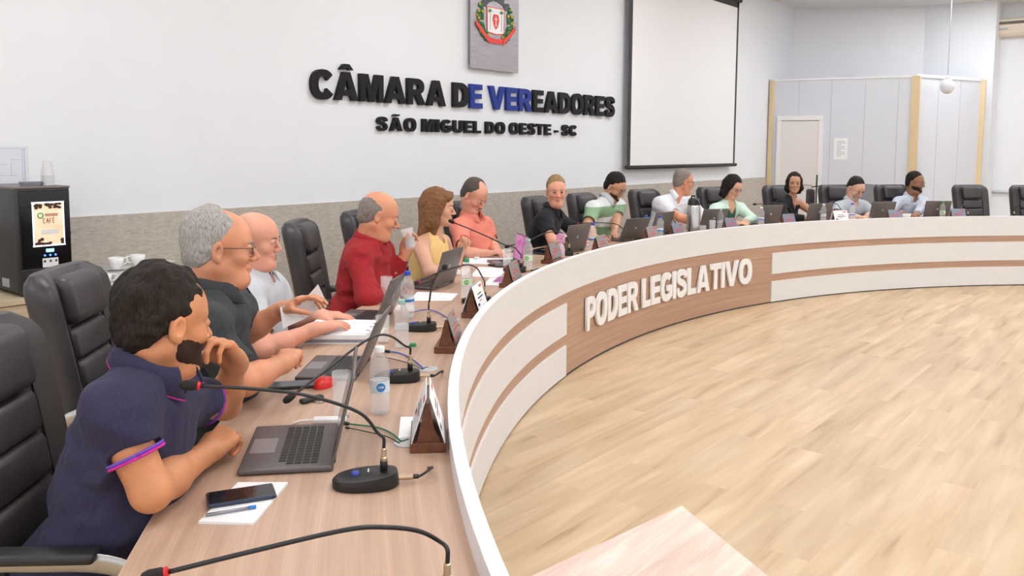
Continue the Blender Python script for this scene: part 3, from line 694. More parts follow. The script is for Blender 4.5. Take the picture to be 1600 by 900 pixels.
def person(label, head, look, neck, pel, sh, arms, seatdir, skinm, shirt, hair, res=.006, hs=1., w=1., fat=.3, group=None, sleeve='short', face=None, trouser=None, neckr=.056, legs=True, hands=True, tilt=0.):
    """head/neck/pel places; look=(azimuth deg, pitch deg); sh=(right, left); arms={'R':(elbow,wrist,hand dir,palm normal,opts),...}"""
    head, neck, pel = Vector(head), Vector(neck), Vector(pel); face = face or {}
    base = Vector((pel.x, pel.y, 0)); root = thing('person', base, 0, label, 'person', group)
    INV = Matrix.Translation(-base)
    def par(o): o.parent = root; o.matrix_parent_inverse = INV; return o
    az, pt = R(look[0]), R(look[1]); fw = Vector((math.cos(az)*math.cos(pt), math.sin(az)*math.cos(pt), math.sin(pt)))
    M = frame_from(fw)@Matrix.Rotation(R(tilt), 3, 'Y'); fo = dict(face); fo['fat'] = face.get('fat', fat*.8)
    u = (neck-pel); L = u.length; u.normalize(); s0 = (Vector(sh[0])-Vector(sh[1])); s_ = (s0-u*s0.dot(u)).normalized(); f = u.cross(s_)
    TM = np.array(Matrix((s_, f, u)).transposed())
    def torso(o):
        return [ell(pel+u*L*.68+f*.006, [.165*w+o,.112+.02*fat+o,.20+o], TM, k=.05), ell(pel+u*L*.30+f*(.012+.03*fat), [.150*w+.02*fat+o,.105+.06*fat+o,.20+o], TM, k=.06),
                ell(pel+f*.0, [.165*w+.02*fat+o,.125+.03*fat+o,.13+o], TM, k=.06), cone(sh[0], sh[1], .056*w+o, .056*w+o, k=.05),
                cone(neck+u*.015, Vector(sh[0]).lerp(neck, .35), .048+o, .052+o, k=.04), cone(neck+u*.015, Vector(sh[1]).lerp(neck, .35), .048+o, .052+o, k=.04)]
    P = torso(-.012); nb = T(M, head, hs, (0,-.030,-.060)); P += [cone(neck-u*.03, nb, neckr*hs*1.05, neckr*hs, k=.025), cone(neck-u*.03+f*.02, T(M, head, hs, (0,.012,-.092)), .040*hs, .034*hs, k=.03)]
    P += head_prims(head, M, hs, fo); SL = []; trim = []; tipd = {}
    for sd in 'RL':
        if sd not in arms: continue
        el, wr, hd, hn, ho = arms[sd]; S = Vector(sh[0] if sd == 'R' else sh[1]); el, wr = Vector(el), Vector(wr); a = .9+.1*w
        P += [cone(S, el, .052*a, .042*a, k=.03), cone(el, el.lerp(wr, .35), .042*a, .043*a, k=.02), cone(el.lerp(wr, .3), wr, .043*a, .0275, k=.02)]
        if hands:
            hp, tips = hand_prims(wr, hd, hn, sd == 'R', **ho); P += hp; tipd[sd] = tips
        if sd not in shirt.get('only', 'RL'): continue
        if sleeve == 'short':
            t1 = shirt.get('slen', .62); e = S.lerp(el, t1); dn = (el-S).normalized()
            SL.append(cone(S, el, .064*a, .064*a, k=.045, clip=(A3(e), A3(dn)), hollow=(t1-.12, .006))); trim.append((e, dn, .0612*a))
        elif sleeve == 'long':
            SL += [cone(S, el, .064*a, .059*a, k=.04), cone(el, el.lerp(wr, .9), .059*a, .042, k=.02, clip=(A3(el.lerp(wr, .9)), A3((wr-el).normalized())))]; trim.append((el.lerp(wr, .9), (wr-el).normalized(), .038))
        elif sleeve == 'none': pass
    par(sculpt('body', P, res, skinm))
    # ---- shirt
    sp = torso(.006)+SL
    if sleeve == 'none': sp = [ell(pel+u*L*.68+f*.006, [.168*w,.122+.02*fat,.19], TM, k=.05)]+sp[1:3]
    nd = (nb-neck).normalized()
    low = shirt.get('low', 0.)
    sp.append(cone(neck-nd*.03+f*.015, nb+nd*.1, neckr*hs+.008, neckr*hs+.012, 's', .006))
    if shirt.get('vneck', 1): sp.append(cone(neck+f*.09-u*(.07+low), neck+f*.06+u*.06, .010+low*.4, .040+low*.2, 's', .008))
    if shirt.get('inner'): sp.append(cone(neck+f*.13-u*.04, neck+f*.17-u*.40, .065, .075, 's', .01))
    if 'cut' in shirt:
        for c_, r_ in shirt['cut'](neck, f, s_, u, sh): sp.append(ell(c_, [r_]*3, None, 's', .01))
    sp.append(dict(op='i', k=.004, f=lambda x, y, z: (pel.z-.06-z)+0*x+0*y, lo=pel, hi=pel))
    amp = shirt.get('fold', .006); s2 = res if res > .004 else .0045
    def post(x, y, z):
        a = (x*u.x+y*u.y+z*u.z); b = (x*s_.x+y*s_.y+z*s_.z); c = (x*f.x+y*f.y+z*f.z)
        return amp*vnoise(a*13+b*5, b*9-c*4, c*8+a*4)+amp*.55*vnoise(a*30, b*14+a*9, c*15)
    so = par(sculpt('shirt', sp, s2, shirt['mat'], post=post))
    if shirt.get('inner'):
        par(sculpt('blouse', torso(-.003)[:3]+[cone(neck+f*.075-u*.06, neck+f*.05+u*.06, .03, .055, 's', .01), dict(op='i', k=.004, f=lambda x, y, z: (pel.z-.04-z)+0*x+0*y, lo=0, hi=0)], s2, shirt['inner']))
    if shirt.get('collar'):
        cm_ = shirt.get('collar_mat', shirt['mat']); mb = MB(); cr = neckr*hs; rows = []; open_ = shirt.get('open', 24)
        Nf = frame_from(f-u*.0, nd); X = Nf.col[0]; Y = Nf.col[1]; Z = Nf.col[2]; c0 = neck+f*.012+nd*shirt.get('cup', .058)
        n = 30
        for i in range(n+1):
            a = R(open_+(360-2*open_)*i/n); dr = X*math.sin(a)+Y*math.cos(a); front = max(0, math.cos(a)); tip = front**3
            pr = [(cr+.009, -.018-.030*front), (cr+.008, .018-.026*front), (cr+.012, .023-.028*front), (cr+.020, .018-.03*front), (cr+.040+.016*tip, -.022-.034*front-.026*tip), (cr+.036+.016*tip, -.026-.034*front-.026*tip), (cr+.018, .004-.03*front)]
            rows.append([c0+dr*r_+Z*z_+Y*(.012*front) for r_, z_ in pr])
        mb.grid(rows, close_u=True, cap=True); par(mb.build('collar', cm_))
        if shirt.get('ctrim'): par(MB().tube([(r_[4]+r_[5])/2 for r_ in rows], .0028, 6).build('collar_trim', shirt['ctrim']))
    if shirt.get('trim'):
        for m_, off, rr2 in shirt['trim']: 
            off -= .003
            for e, dn, r_ in trim:
                Q = frame_from(dn, (.3,.2,1)); c_ = e+dn*off
                par(MB().tube([c_+(Q.col[0]*math.cos(2*PI*k/28)+Q.col[2]*math.sin(2*PI*k/28))*(r_+.0015) for k in range(29)], rr2, 6).build('sleeve_trim', m_))
    # ---- hair
    t = lambda *p: T(M, head, hs, p); Mn = np.array(M)
    if hair:
        hm = hair['mat']; th = hair.get('th', 1.); hres = hair.get('res', max(.003, res*.75)); kind = hair['kind']
        def inv(x, y, z):
            px, py, pz = x-head.x, y-head.y, z-head.z
            return [(px*M[0][i]+py*M[1][i]+pz*M[2][i])/hs for i in range(3)]
        def line(a, b, c):                                                  # keep where z > hairline(y)
            def g(x, y, z):
                q = inv(x, y, z); return (a+b*q[1]+c*np.abs(q[0])-q[2])*hs*.72
            return g
        if kind == 'short':
            hp = [ell(t(0,-.020,.040+.004*th), [(.080+.001*th)*hs, (.098+.003*th)*hs, (.090+.008*th)*hs], Mn, k=.01), ell(t(0,-.050,-.020), [.068*hs,.062*hs,.066*hs], Mn, k=.03)]
            hp.append(dict(op='i', k=.010*hs, f=line(hair.get('z0', -.008), hair.get('sl', .95), 0), lo=0, hi=0))
            for q in (-1, 1): hp.append(ell(t(q*.085,.0,-.02), [.02*hs,.024*hs,.036*hs], Mn, 's', .008))
            if hair.get('fb'): hp.append(ell(t(0,.075,.120), [.050*hs,.085*hs,.060*hs], Mn, 's', .02*hs))
            if hair.get('recede'): 
                for q in (-1, 1): hp.append(ell(t(q*.045,.070,.105), [.030*hs,.045*hs,.035*hs], Mn, 's', .01))
        elif kind == 'sides':
            hp = [ell(t(0,-.026,.012+hair.get('up', .014)), [.0815*hs,.092*hs,.078*hs], Mn, k=.01), ell(t(0,-.052,-.030), [.062*hs,.058*hs,.052*hs], Mn, k=.03)]
            hp.append(dict(op='i', k=.008*hs, f=line(-.016, .75, 0), lo=0, hi=0))
            hp.append(ell(t(0,.06,.14), [hair.get('bw', .056)*hs, hair.get('by', .125)*hs, hair.get('bz', .078)*hs], Mn, 's', .02*hs))
            for q in (-1, 1): hp.append(ell(t(q*.085,.0,-.02), [.02*hs,.024*hs,.036*hs], Mn, 's', .008))
        elif kind == 'long':
            ln = hair.get('len', .15); hp = [ell(t(0,-.022,.042), [.086*hs,.105*hs,.098*hs], Mn, k=.02)]
            for q in (-1, 1):
                hp += [cone(t(q*.066,.022,.04), t(q*.082,-.005,-ln*.55), .026*hs, .028*hs, k=.03), cone(t(q*.078,-.01,-ln*.5), t(q*.066,-.01,-ln), .030*hs, .014*hs, k=.03),
                       cone(t(q*.04,-.06,0), t(q*.045,-.075,-ln*1.0), .055*hs, .024*hs, k=.04)]
            hp.append(cone(t(0,-.07,0), t(0,-.085,-ln*1.05), .06*hs, .03*hs, k=.04))
            if hair.get('flare'):
                for q in (-1, 1): hp.append(cone(t(q*.05,-.06,-ln*.3), t(q*.085,-.10,-ln*.98), .045*hs, .020*hs, k=.04))
                hp.append(cone(t(-.05,.066,.085), t(.05,.072,.072), .026*hs, .022*hs, k=.03))
            hp.append(cone(t(0,.11,.022), t(0,.10,-.12), .056*hs, .062*hs, 's', .014))
            if hair.get('part', 1): hp.append(cone(t(.01,.09,.12), t(.01,0,.165), .012*hs, .02*hs, 's', .02))
        na = hair.get('amp', .004)*hs; fr = hair.get('freq', 95)
        def hpst(x, y, z):
            q = inv(x, y, z); r = np.arctan2(q[0], q[2]+.02)
            if kind == 'long': return na*vnoise(r*14, q[1]*60, q[2]*9)+na*.6*vnoise(q[0]*110, q[1]*110, q[2]*14)
            return na*vnoise(q[0]*fr, q[1]*fr*.33, q[2]*fr*.45)+na*.6*vnoise(q[0]*fr*2, q[1]*fr*.9, q[2]*fr)
        par(sculpt('hair', hp, hres, hm, post=hpst, relax=0 if na > .003 else 1))
    br = face.get('beard')
    if br:
        bm_, bt, full = br
        P2 = [ell(t(0,.028,-.046), [(.0585+bt)*hs,(.0615+bt)*hs,(.0745+bt)*hs], Mn, k=.02)]
        for q in (-1, 1): P2.append(cone(t(q*.050,-.004,-.050), t(q*.018,.066,-.098), (.0195+bt+fo['fat']*.008)*hs, (.018+bt+fo['fat']*.004)*hs, k=.03))
        for q in (-1, 1): P2.append(ell(t(q*.040,.058,-.026), [(.024+bt)*hs,(.026+bt)*hs,(.024+bt)*hs], Mn, k=.02))
        P2.append(ell(t(0,.075,-.102), [(.0235+bt)*hs,(.0185+bt)*hs,(.0175+bt)*hs], Mn, k=.02)); P2.append(cone(t(-.018,.0885,-.054), t(.018,.0885,-.054), (.004+bt)*hs, (.004+bt)*hs, k=.006))
        if full: P2.append(dict(op='i', k=.008, f=lambda x, y, z: (inv(x,y,z)[2]+.014+.42*inv(x,y,z)[1]-1.5*np.maximum(0, .028-inv(x,y,z)[1]))*hs*.6, lo=0, hi=0))
        else: P2.append(dict(op='i', k=.006, f=lambda x, y, z: np.maximum((inv(x,y,z)[2]+.048)*hs, (.055-inv(x,y,z)[1])*hs), lo=0, hi=0))
        P2.append(cone(t(-.016,.101,-.0665), t(.016,.101,-.0665), .0075*hs, .0075*hs, 's', .003))
        P2.append(dict(op='i', k=.004, f=lambda x, y, z: -(inv(x,y,z)[1]+.004)*hs, lo=0, hi=0))
        par(sculpt('beard', P2, max(.003, res*.7), bm_, post=lambda x, y, z: .0012*vnoise(x*300, y*300, z*200), relax=0))
    ec = face.get('brow', hair['mat'] if hair else None)
    if ec:
        for q in (-1, 1): par(MB().tube([t(q*.014,.0985,.0185), t(q*.030,.0965,.0225), t(q*.047,.0795,.0185)], [.0028*hs, .0034*hs, .0018*hs], 6).build('eyebrow', ec, smooth=True))
    if res < .0055 or face.get('eyes'):
        for q in (-1, 1):
            e = MB(); c_ = t(q*.031,.0815,.002); d_ = M@Vector((0,1,0))
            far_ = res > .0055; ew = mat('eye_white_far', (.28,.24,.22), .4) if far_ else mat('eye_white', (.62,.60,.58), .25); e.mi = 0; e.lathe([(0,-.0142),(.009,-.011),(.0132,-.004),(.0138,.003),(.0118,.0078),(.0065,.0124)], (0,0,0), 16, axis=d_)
            e.mi = 1; e.lathe([(.0065,.0124),(.003,.0137),(0,.014)], (0,0,0), 16, axis=d_)
            for v in e.bm.verts: v.co = c_+v.co*hs
            par(e.build('eyeball', [ew, mat('dark_iris', (.03,.018,.01), .2)], smooth=True))
        lipm = skin('lip_'+skinm.name, (.42,.14,.12) if face.get('lips') else (.46,.20,.15))
        par(MB().tube([t(-.017,.0895,-.0635), t(-.007,.0945,-.0618), t(.0,.0940,-.0628), t(.007,.0945,-.0618), t(.017,.0895,-.0635)], [.0012*hs,.0030*hs,.0028*hs,.0030*hs,.0012*hs], 8).build('lip', lipm, smooth=True))
        par(MB().tube([t(-.016,.0895,-.0690), t(0,.0955,-.0712), t(.016,.0895,-.0690)], [.0012*hs,.0038*hs,.0012*hs], 8).build('lip', lipm, smooth=True))
    gl = face.get('glasses')
    if gl:
        g = MB(); fm = gl
        for q in (-1, 1):
            pts = [t(q*(.033+.021*math.cos(a)), .1065-.006*abs(math.cos(a)) - .006*(1+math.cos(a))*.5, -.002+.0145*math.sin(a)) for a in [2*PI*k/20 for k in range(21)]]
            g.tube(pts, .0011*hs, 6); g.tube([t(q*.054,.096,.004), t(q*.080,.04,.006), t(q*.082,-.008,.008), t(q*.080,-.022,-.010)], .0013*hs, 6)
        g.tube([t(-.012,.107,.0), t(0,.109,.003), t(.012,.107,.0)], .0011*hs, 6); par(g.build('spectacles', fm))
        for q in (-1, 1):
            l = MB(); c_ = [t(q*(.033+.0205*math.cos(a)), .1065-.006*abs(math.cos(a))-.006*(1+math.cos(a))*.5, -.002+.014*math.sin(a)) for a in [2*PI*k/20 for k in range(20)]]
            vs = [l.bm.verts.new(p) for p in c_]; l.bm.faces.new(vs); par(l.build('lens', M_LENS))
    # ---- legs
    if legs:
        sdv = Vector(seatdir).normalized(); r_ = sdv.cross(Vector((0,0,1))); tr = []; hp_ = Vector((pel.x, pel.y, max(.50, pel.z-.06)))
        tr.append(ell(hp_, [.17*w,.15,.12], np.array(frame_from(sdv)), k=.05)); ank = []
        for q in (-1, 1):
            h_ = hp_+r_*q*.09; kn = Vector((pel.x, pel.y, .50))+sdv*.40+r_*q*.13; an = Vector((kn.x, kn.y, .11))-sdv*.10
            tr += [cone(h_, kn, .088, .064, k=.04), cone(kn, an, .060, .048, k=.03)]; ank.append(an)
        par(sculpt('trousers', tr, max(.009, res), trouser or m_jeans))
        for an in ank: par(sculpt('shoe', [cone(an+Vector((0,0,-.05)), an+sdv*.13+Vector((0,0,-.068)), .042, .036, k=.02), cone(an, an+Vector((0,0,-.05)), .040, .042, k=.02), dict(op='i', k=.002, f=lambda x, y, z: (.004-z)+0*x+0*y, lo=0, hi=0)], .010, m_shoe))
    return root, tipd, M, f, s_
m_jeans = fabric('blue_denim', (.06,.10,.20), (.12,.18,.32)); m_dark = fabric('dark_trousers', (.02,.02,.028)); m_shoe = mat('dark_leather_shoe', (.02,.016,.014), .4)
def lens_mat():
    m, nt, b = nodes('spectacle_lens'); b.inputs['Base Color'].default_value = (1,1,1,1); b.inputs['Roughness'].default_value = .0; b.inputs['Alpha'].default_value = .14; return m
M_LENS = lens_mat()
# ------------------------------------------------------------------ chairs
L_BLK = leather(); m_pl = mat('black_plastic', (.02,.02,.022), .45); m_chr = mat('brushed_chrome', (.5,.49,.47), .28, .9); m_seam = mat('black_seam', (.008,.008,.008), .6)
def make_chair():
    root = thing('office_chair', (0,0,0), 0)
    def curve(p, zz=1.0):                                                  # the back leans and wraps round the sitter
        z = p.z; return Vector((p.x, p.y-.10*((z-.45)/.72)**1.3*1.2 if z > .45 else p.y, z))
    def wrap(amt):
        def g(p): q = curve(p); q.y += amt*(p.x/.25)**2; return q
        return g
    # padded back: a thick outer shell with raised side bolsters
    f = MB(); rows = []
    nz = 26
    for i in range(nz+1):
        v = i/nz; z = .44+.735*v; wd = (.225+.035*math.sin(min(1, v*1.25)*PI*.5))*(1-.0*v); 
        if v > .88: wd *= math.sqrt(max(0, 1-((v-.88)/.125)**2.4*.42))
        ring = []
        for k in range(28):
            a = 2*PI*k/28; c, s_ = math.cos(a), math.sin(a); x = wd*math.copysign(abs(c)**.45, c); y = .052*math.copysign(abs(s_)**.6, s_)
            xx = abs(x)/wd; sq = 1. if v < .93 else max(.35, 1-((v-.93)/.07)**2*.55)
            if y > 0: y += .040*max(0, (xx-.55)/.45)*(1-max(0, (xx-.9)/.1)*.6)
            ring.append(Vector((x, -.23+y*sq, z)))
        rows.append(ring)
    f.grid(rows, close_u=True, cap=True); f.deform(wrap(.03)); f.build('backrest', L_BLK, root, smooth='auto')
    g = MB(); g.box((0, -.168, 1.075), (.30, .085, .17), .038, 4).deform(wrap(.02)); g.build('head_cushion', L_BLK, root, smooth=True)
    for k in range(4):
        g = MB(); g.box((0, -.176, .925-.115*k), (.30, .05, .112), .022, 3).deform(wrap(.02)); g.build('back_cushion', L_BLK, root, smooth=True)
    for q in (-1, 1):
        g = MB(); g.tube([curve(Vector((q*.158, -.166+.008, .50+.50*t/10))) for t in range(11)], .0035, 6); g.build('seam', m_seam, root)
    g = MB(); g.box((0, .02, .445), (.50, .50, .115), .05, 4); g.deform(lambda p: Vector((p.x, p.y, p.z+.02*(abs(p.x)/.25)**2-.03*max(0, (p.y-.12)/.15)))); g.build('seat', L_BLK, root, smooth=True)
    for q in (-1, 1):
        pts = [(q*.27,-.20,.52), (q*.285,-.23,.65), (q*.29,-.17,.713), (q*.29,.0,.717), (q*.29,.13,.709), (q*.29,.20,.67), (q*.288,.21,.58), (q*.28,.13,.475), (q*.265,.05,.41)]
        g = MB(); g.tube(smoothpath(pts, 5), .024, 10, flat=(1.0, .30)); g.build('armrest_frame', m_chr, root, smooth='auto')
        g = MB(); g.box((q*.29, -.02, .733), (.056, .26, .026), .011, 3); g.build('armrest_pad', m_pl, root, smooth=True)
    MB().lathe([(.028,.10),(.028,.27),(.018,.275),(.018,.38)], n=16, cap=True).build('gas_column', m_chr, root)
    MB().box((0, 0, .385), (.20, .26, .025), .008).build('mechanism', m_pl, root)
    g = MB()
    for k in range(5):
        a = 2*PI*k/5; g.tube([(0,0,.115), (.15*math.cos(a), .15*math.sin(a), .10), (.30*math.cos(a), .30*math.sin(a), .075)], [.03, .024, .016], 8)
    g.build('base', m_chr, root, smooth='auto')
    for k in range(5):
        a = 2*PI*k/5; MB().lathe([(.0,-.02),(.026,-.02),(.028,0),(.026,.02),(.0,.02)], (.30*math.cos(a), .30*math.sin(a), .028), 14, axis=(-math.sin(a), math.cos(a), 0)).build('caster', m_pl, root)
    return root
CH0 = make_chair(); used = {'chair': False}
def chair(px, rr, label, turn=0., z=1.17, xy=None, lift=0.):
    """px: column in which the top of its back stands; rr: how far out the back stands"""
    if xy is None: a = atx(px, rr, z); b = pol(rr, a)
    else: b = Vector((xy[0], xy[1], 0)); a = angof(b)
    rz = R(a+90+turn)                                                       # local +y faces the table
    c = CH0 if not used['chair'] else copy_tree(CH0); used['chair'] = True
    fwd = Vector((-math.sin(rz), math.cos(rz), 0)); c.location = b+fwd*.33; c.rotation_euler = (0, 0, rz); 
    return tag(c, label, 'chair', 'black leather office chairs round the table')
m_alu = mat('laptop_grey', (.135,.12,.125), .42, .35); m_lid = mat('laptop_lid_brown_grey', (.16,.145,.14), .4, .35); m_key = mat('laptop_key', (.02,.02,.022), .5); m_scr = mat('dark_display', (.012,.012,.016), .15)
m_pad = mat('touchpad_grey', (.26,.24,.25), .35, .3); m_logo = mat('silver_logo', (.45,.45,.47), .3, .8)
def make_laptop(openang, lit=None, s=1.):
    root = thing('laptop', (0,0,0), 0); W_, Dp = .325*s, .225*s
    MB().box((0, 0, .0095), (W_, Dp, .016), .006, 3).build('base', m_alu, root, smooth='auto')
    kb = MB()
    for r_ in range(5):
        for c in range(14 if r_ != 4 else 9):
            wd = .0175*s; x = -.130*s+c*.0196*s; 
            if r_ == 4 and c == 4: wd = .098*s; x += .04*s
            elif r_ == 4 and c > 4: x += .079*s
            kb.box((x+.004*s, .065*s-r_*.0195*s, .0185), (wd, .0165*s, .002))
    kb.build('keyboard', m_key, root)
    MB().box((0, -.070*s, .0178), (.105*s, .062*s, .0012), .0005).build('touchpad', m_pad, root)
    a = R(openang); Mh = Matrix.Translation((0, Dp/2-.003, .016))@Matrix.Rotation(-(PI-a)+0, 4, 'X') if False else Matrix.Translation((0, Dp/2-.004, .016))@Matrix.Rotation(PI/2-a, 4, 'X')
    # lid stands up along +z from the hinge when open 90 degrees, leans back beyond
    Mh = Matrix.Translation((0, Dp/2-.004, .016))@Matrix.Rotation(-(a-PI/2), 4, 'X')
    l = MB(); l.box((0, 0, .112*s), (W_, .008, .222*s), .004, 2, M=Mh); lo = l.build('lid', m_lid, root, smooth='auto')
    MB().box((0, -.0045, .116*s), (W_*.955, .001, .196*s), M=Mh).build('display', lit or m_scr, lo)
    MB().lathe([(.0,.0),(.014,.0),(.014,.0012),(.0,.0012)], (0,0,0), 20, axis=(0,1,0)).deform(lambda p: Mh@(p+Vector((0,.0042,.115*s)))).build('logo', m_logo, lo)
    h = MB()
    for q in (-1, 1): h.tube([(q*.11*s-.02, Dp/2-.002, .015), (q*.11*s+.02, Dp/2-.002, .015)], .006, 10)
    h.build('hinge', m_pl, root); return root
def place(root, p, rz, label, cat, group=None, z=TT):
    root.location = (p[0], p[1], z if len(p) < 3 or z is not None else p[2]); root.rotation_euler = (0, 0, rz); return tag(root, label, cat, group)
def rzin(p, turn=0.):                                                       # local -y looks at the sitter, +y into the room
    return R(angof(Vector((p[0], p[1], 0)))+90+turn)
GL = clear = None
def water_glass_mat():
    m, nt, b = nodes('clear_plastic_bottle'); b.inputs['Base Color'].default_value = (.97,.98,1,1); b.inputs['Roughness'].default_value = .22; b.inputs['Transmission Weight'].default_value = .6; b.inputs['IOR'].default_value = 1.15; b.inputs['Alpha'].default_value = .42
    return m
m_pet = water_glass_mat(); m_glass = glassm('drinking_glass', (.96,.98,.98), .0, 1.3)
_gb = MATS['drinking_glass'].node_tree.nodes['Principled BSDF']; _gb.inputs['Alpha'].default_value = .20; _gb.inputs['Transmission Weight'].default_value = 0; _gb.inputs['Roughness'].default_value = .04
m_wat = glassm('water', (.97,.98,1), .02, 1.08); MATS['water'].node_tree.nodes['Principled BSDF'].inputs['Alpha'].default_value = .28; MATS['water'].node_tree.nodes['Principled BSDF'].inputs['Transmission Weight'].default_value = .2
m_capb = mat('blue_cap', (.02,.06,.55), .4); m_capg = mat('green_cap', (.03,.30,.12), .4); m_capw = mat('white_cap', (.8,.8,.82), .4); m_capc = mat('pale_green_cap', (.35,.55,.48), .35)
m_lblw = mat('white_label', (.78,.82,.86), .5); m_lblb = mat('blue_label', (.03,.22,.62), .5); m_lblg = mat('green_label', (.15,.50,.10), .5)
def make_bottle(cap, style, h=.215, full=.62):
    r = .0325*h/.215; root = thing('water_bottle', (0,0,0), 0); k = h/.215
    prof = [(0,.004),(r*.8,.0),(r*.97,.006),(r,.018),(r*.96,.030),(r,.042),(r*.97,.055),(r*.90,.075),(r*.90,.105),(r*.98,.125),(r,.140),(r*.93,.158),(r*.62,.182),(.0135,.193),(.0135,.205)]
    MB().lathe([(a, b*k) for a, b in prof], n=28).build('bottle_body', m_pet, root, smooth=True)
    w = [(max(0, a-.0015), b*k+.0015) for a, b in prof if b <= .2*full]; w.append((0, w[-1][1])); MB().lathe(w, n=24).build('water', m_wat, root, smooth=True)
    c = MB().lathe([(.0,.2145*k),(.0145,.2145*k),(.0155,.212*k),(.0155,.197*k),(.0145,.196*k)], n=24); c.build('cap', cap, root, smooth='auto')
    if style == 'round':                                                    # clear bottle with a round logo patch
        for dx, m_, w_, dz in ((0, m_lblw, 1.0, .0),):
            MB().grid([[((r*.90+.0010+.002*0)*math.cos(R(a)), (r*.90+.0010)*math.sin(R(a)), z*k) for a in range(-180, 20, 10)] for z in (.076, .104)]).build('label', m_, root)
    if style in ('blue', 'green', 'roundb', 'roundg'):
        if style in ('blue', 'green'):
            m_ = m_lblb if style == 'blue' else m_lblg
            MB().lathe([(r*.90+.0012,.076*k),(r*.90+.0012,.104*k)], n=28).build('label', m_lblw, root, smooth=True)
            MB().lathe([(r*.90+.0016,.078*k),(r*.90+.0016,.090*k)], n=28).build('label_band', m_, root, smooth=True)
        else:
            m_ = m_lblb if style == 'roundb' else m_lblg; R0 = r*.90+.0012
            MB().lathe([(R0,.072*k),(R0,.108*k)], n=28).build('label', mat('pale_label', (.70,.80,.86), .4) if style == 'roundb' else mat('pale_green_label', (.72,.84,.66), .4), root, smooth=True)
            for j in range(3 if h > .17 else 1):
                a0 = PI/2+j*2*PI/3; d = MB()
                ctr = d.bm.verts.new((R0*1.03*math.cos(a0)*1.0, R0*1.03*math.sin(a0), .090*k)); n = 20
                ring = [d.bm.verts.new(((R0+.0009)*math.cos(a0+.014/R0*math.cos(t)), (R0+.0009)*math.sin(a0+.014/R0*math.cos(t)), .090*k+.014*math.sin(t))) for t in [2*PI*q/n for q in range(n)]]
                for q in range(n): d.bm.faces.new([ctr, ring[q], ring[(q+1) % n]])
                d.build('logo', m_, root)
                for q, (dx, w_, h_) in enumerate(((-.007,.002,.008), (-.003,.004,.006), (.002,.003,.007), (.007,.0015,.010))):
                    tt = a0-dx/R0; MB().box(((R0+.0019)*math.cos(tt), (R0+.0019)*math.sin(tt), .091*k), (w_, .0008, h_), rot=tt-PI/2).build('logo_mark', m_capw, root)
    return root
def make_glass(h=.135, r=.033, water=.0):
    root = thing('drinking_glass', (0,0,0), 0)
    MB().lathe([(0,0),(r*.80,.0),(r*.83,.004),(r,h),(r-.0018,h),(r*.83-.002,.012),(0,.012)], n=28).build('glass', m_glass, root, smooth='auto')
    if water: MB().lathe([(0,.0125),(r*.83-.003,.0125),(r*.83-.003+(r*.17)*water, h*water),(0,h*water)], n=24).build('water', m_wat, root, smooth='auto')
    return root
m_mah = wood('mahogany_wood', (.09,.028,.014), (.20,.07,.035), (8, 60, 60), 'Object', .3, .3); m_plate = mat('grey_steel_nameplate', (.30,.28,.28), .38, .5); m_ink = mat('dark_ink', (.06,.06,.08), .7); m_rink = mat('red_ink', (.60,.06,.05), .6); m_bplate = mat('bluish_steel_nameplate', (.22,.25,.33), .35, .5)
def make_nameplate(paper=False, m=None):
    root = thing('nameplate', (0,0,0), 0)                                   # the plate faces +y (into the room)
    MB().box((0, 0, .014), (.20, .10, .028), .002).build('wooden_base', m_mah, root)
    YZ = Matrix(((0,0,1,-.09),(1,0,0,0),(0,1,0,.028),(0,0,0,1)))
    MB().prism([(-.032,0),(.034,0),(.016,.04),(.004,.110),(-.006,.110)], .18, YZ).build('wooden_wedge', m_mah, root)
    al = math.atan2(.035, .11); 
    def leaf(q, w_, h_, y0, z0, th, m_, name, par, dx=0, dz=0):
        Mt = Matrix.Translation((0, q*y0, z0))@Matrix.Rotation(q*al, 4, 'X'); return MB().box((dx, q*.0008, -h_/2+dz), (w_, th, h_), M=Mt).build(name, m_, par)
    pm = m_paper if paper else (m or m_plate)
    W_ = .215 if paper else .19; Hh = .135 if paper else .115
    z1 = .158 if paper else .150
    pl = leaf(1, W_, Hh, .004, z1, .0015, pm, 'paper_sheet' if paper else 'steel_plate', root)
    if paper: leaf(-1, W_, Hh, .004, z1, .0015, pm, 'paper_sheet', root)
    for q in ((1, -1) if paper else (1,)):
        for dx, dz, ww, hh, mm in ((-.06,-.018,.05,.012,m_rink), (0,-.05,.09,.006,m_ink if paper else m_rink), (.0,-.068,.12,.008,m_ink if paper else m_rink), (.01,-.084,.06,.005,m_rink), (.07,-.098,.04,.014,m_rink if not paper else m_ink)):
            Mt = Matrix.Translation((0, q*.004, z1))@Matrix.Rotation(q*al, 4, 'X'); MB().box((dx*q, q*.0018, dz), (ww, .0006, hh), M=Mt).build('printed_mark', mm, pl)
    return root
m_red = mat('red_plastic', (.65,.02,.02), .35); m_gold = mat('pale_brass', (.62,.50,.36), .3, .9); m_micb = mat('microphone_black', (.012,.012,.013), .38); m_btn = mat('blue_button', (.03,.06,.35), .3); m_foam = mat('black_foam', (.02,.015,.014), .9, bump=(300,.4,.2))
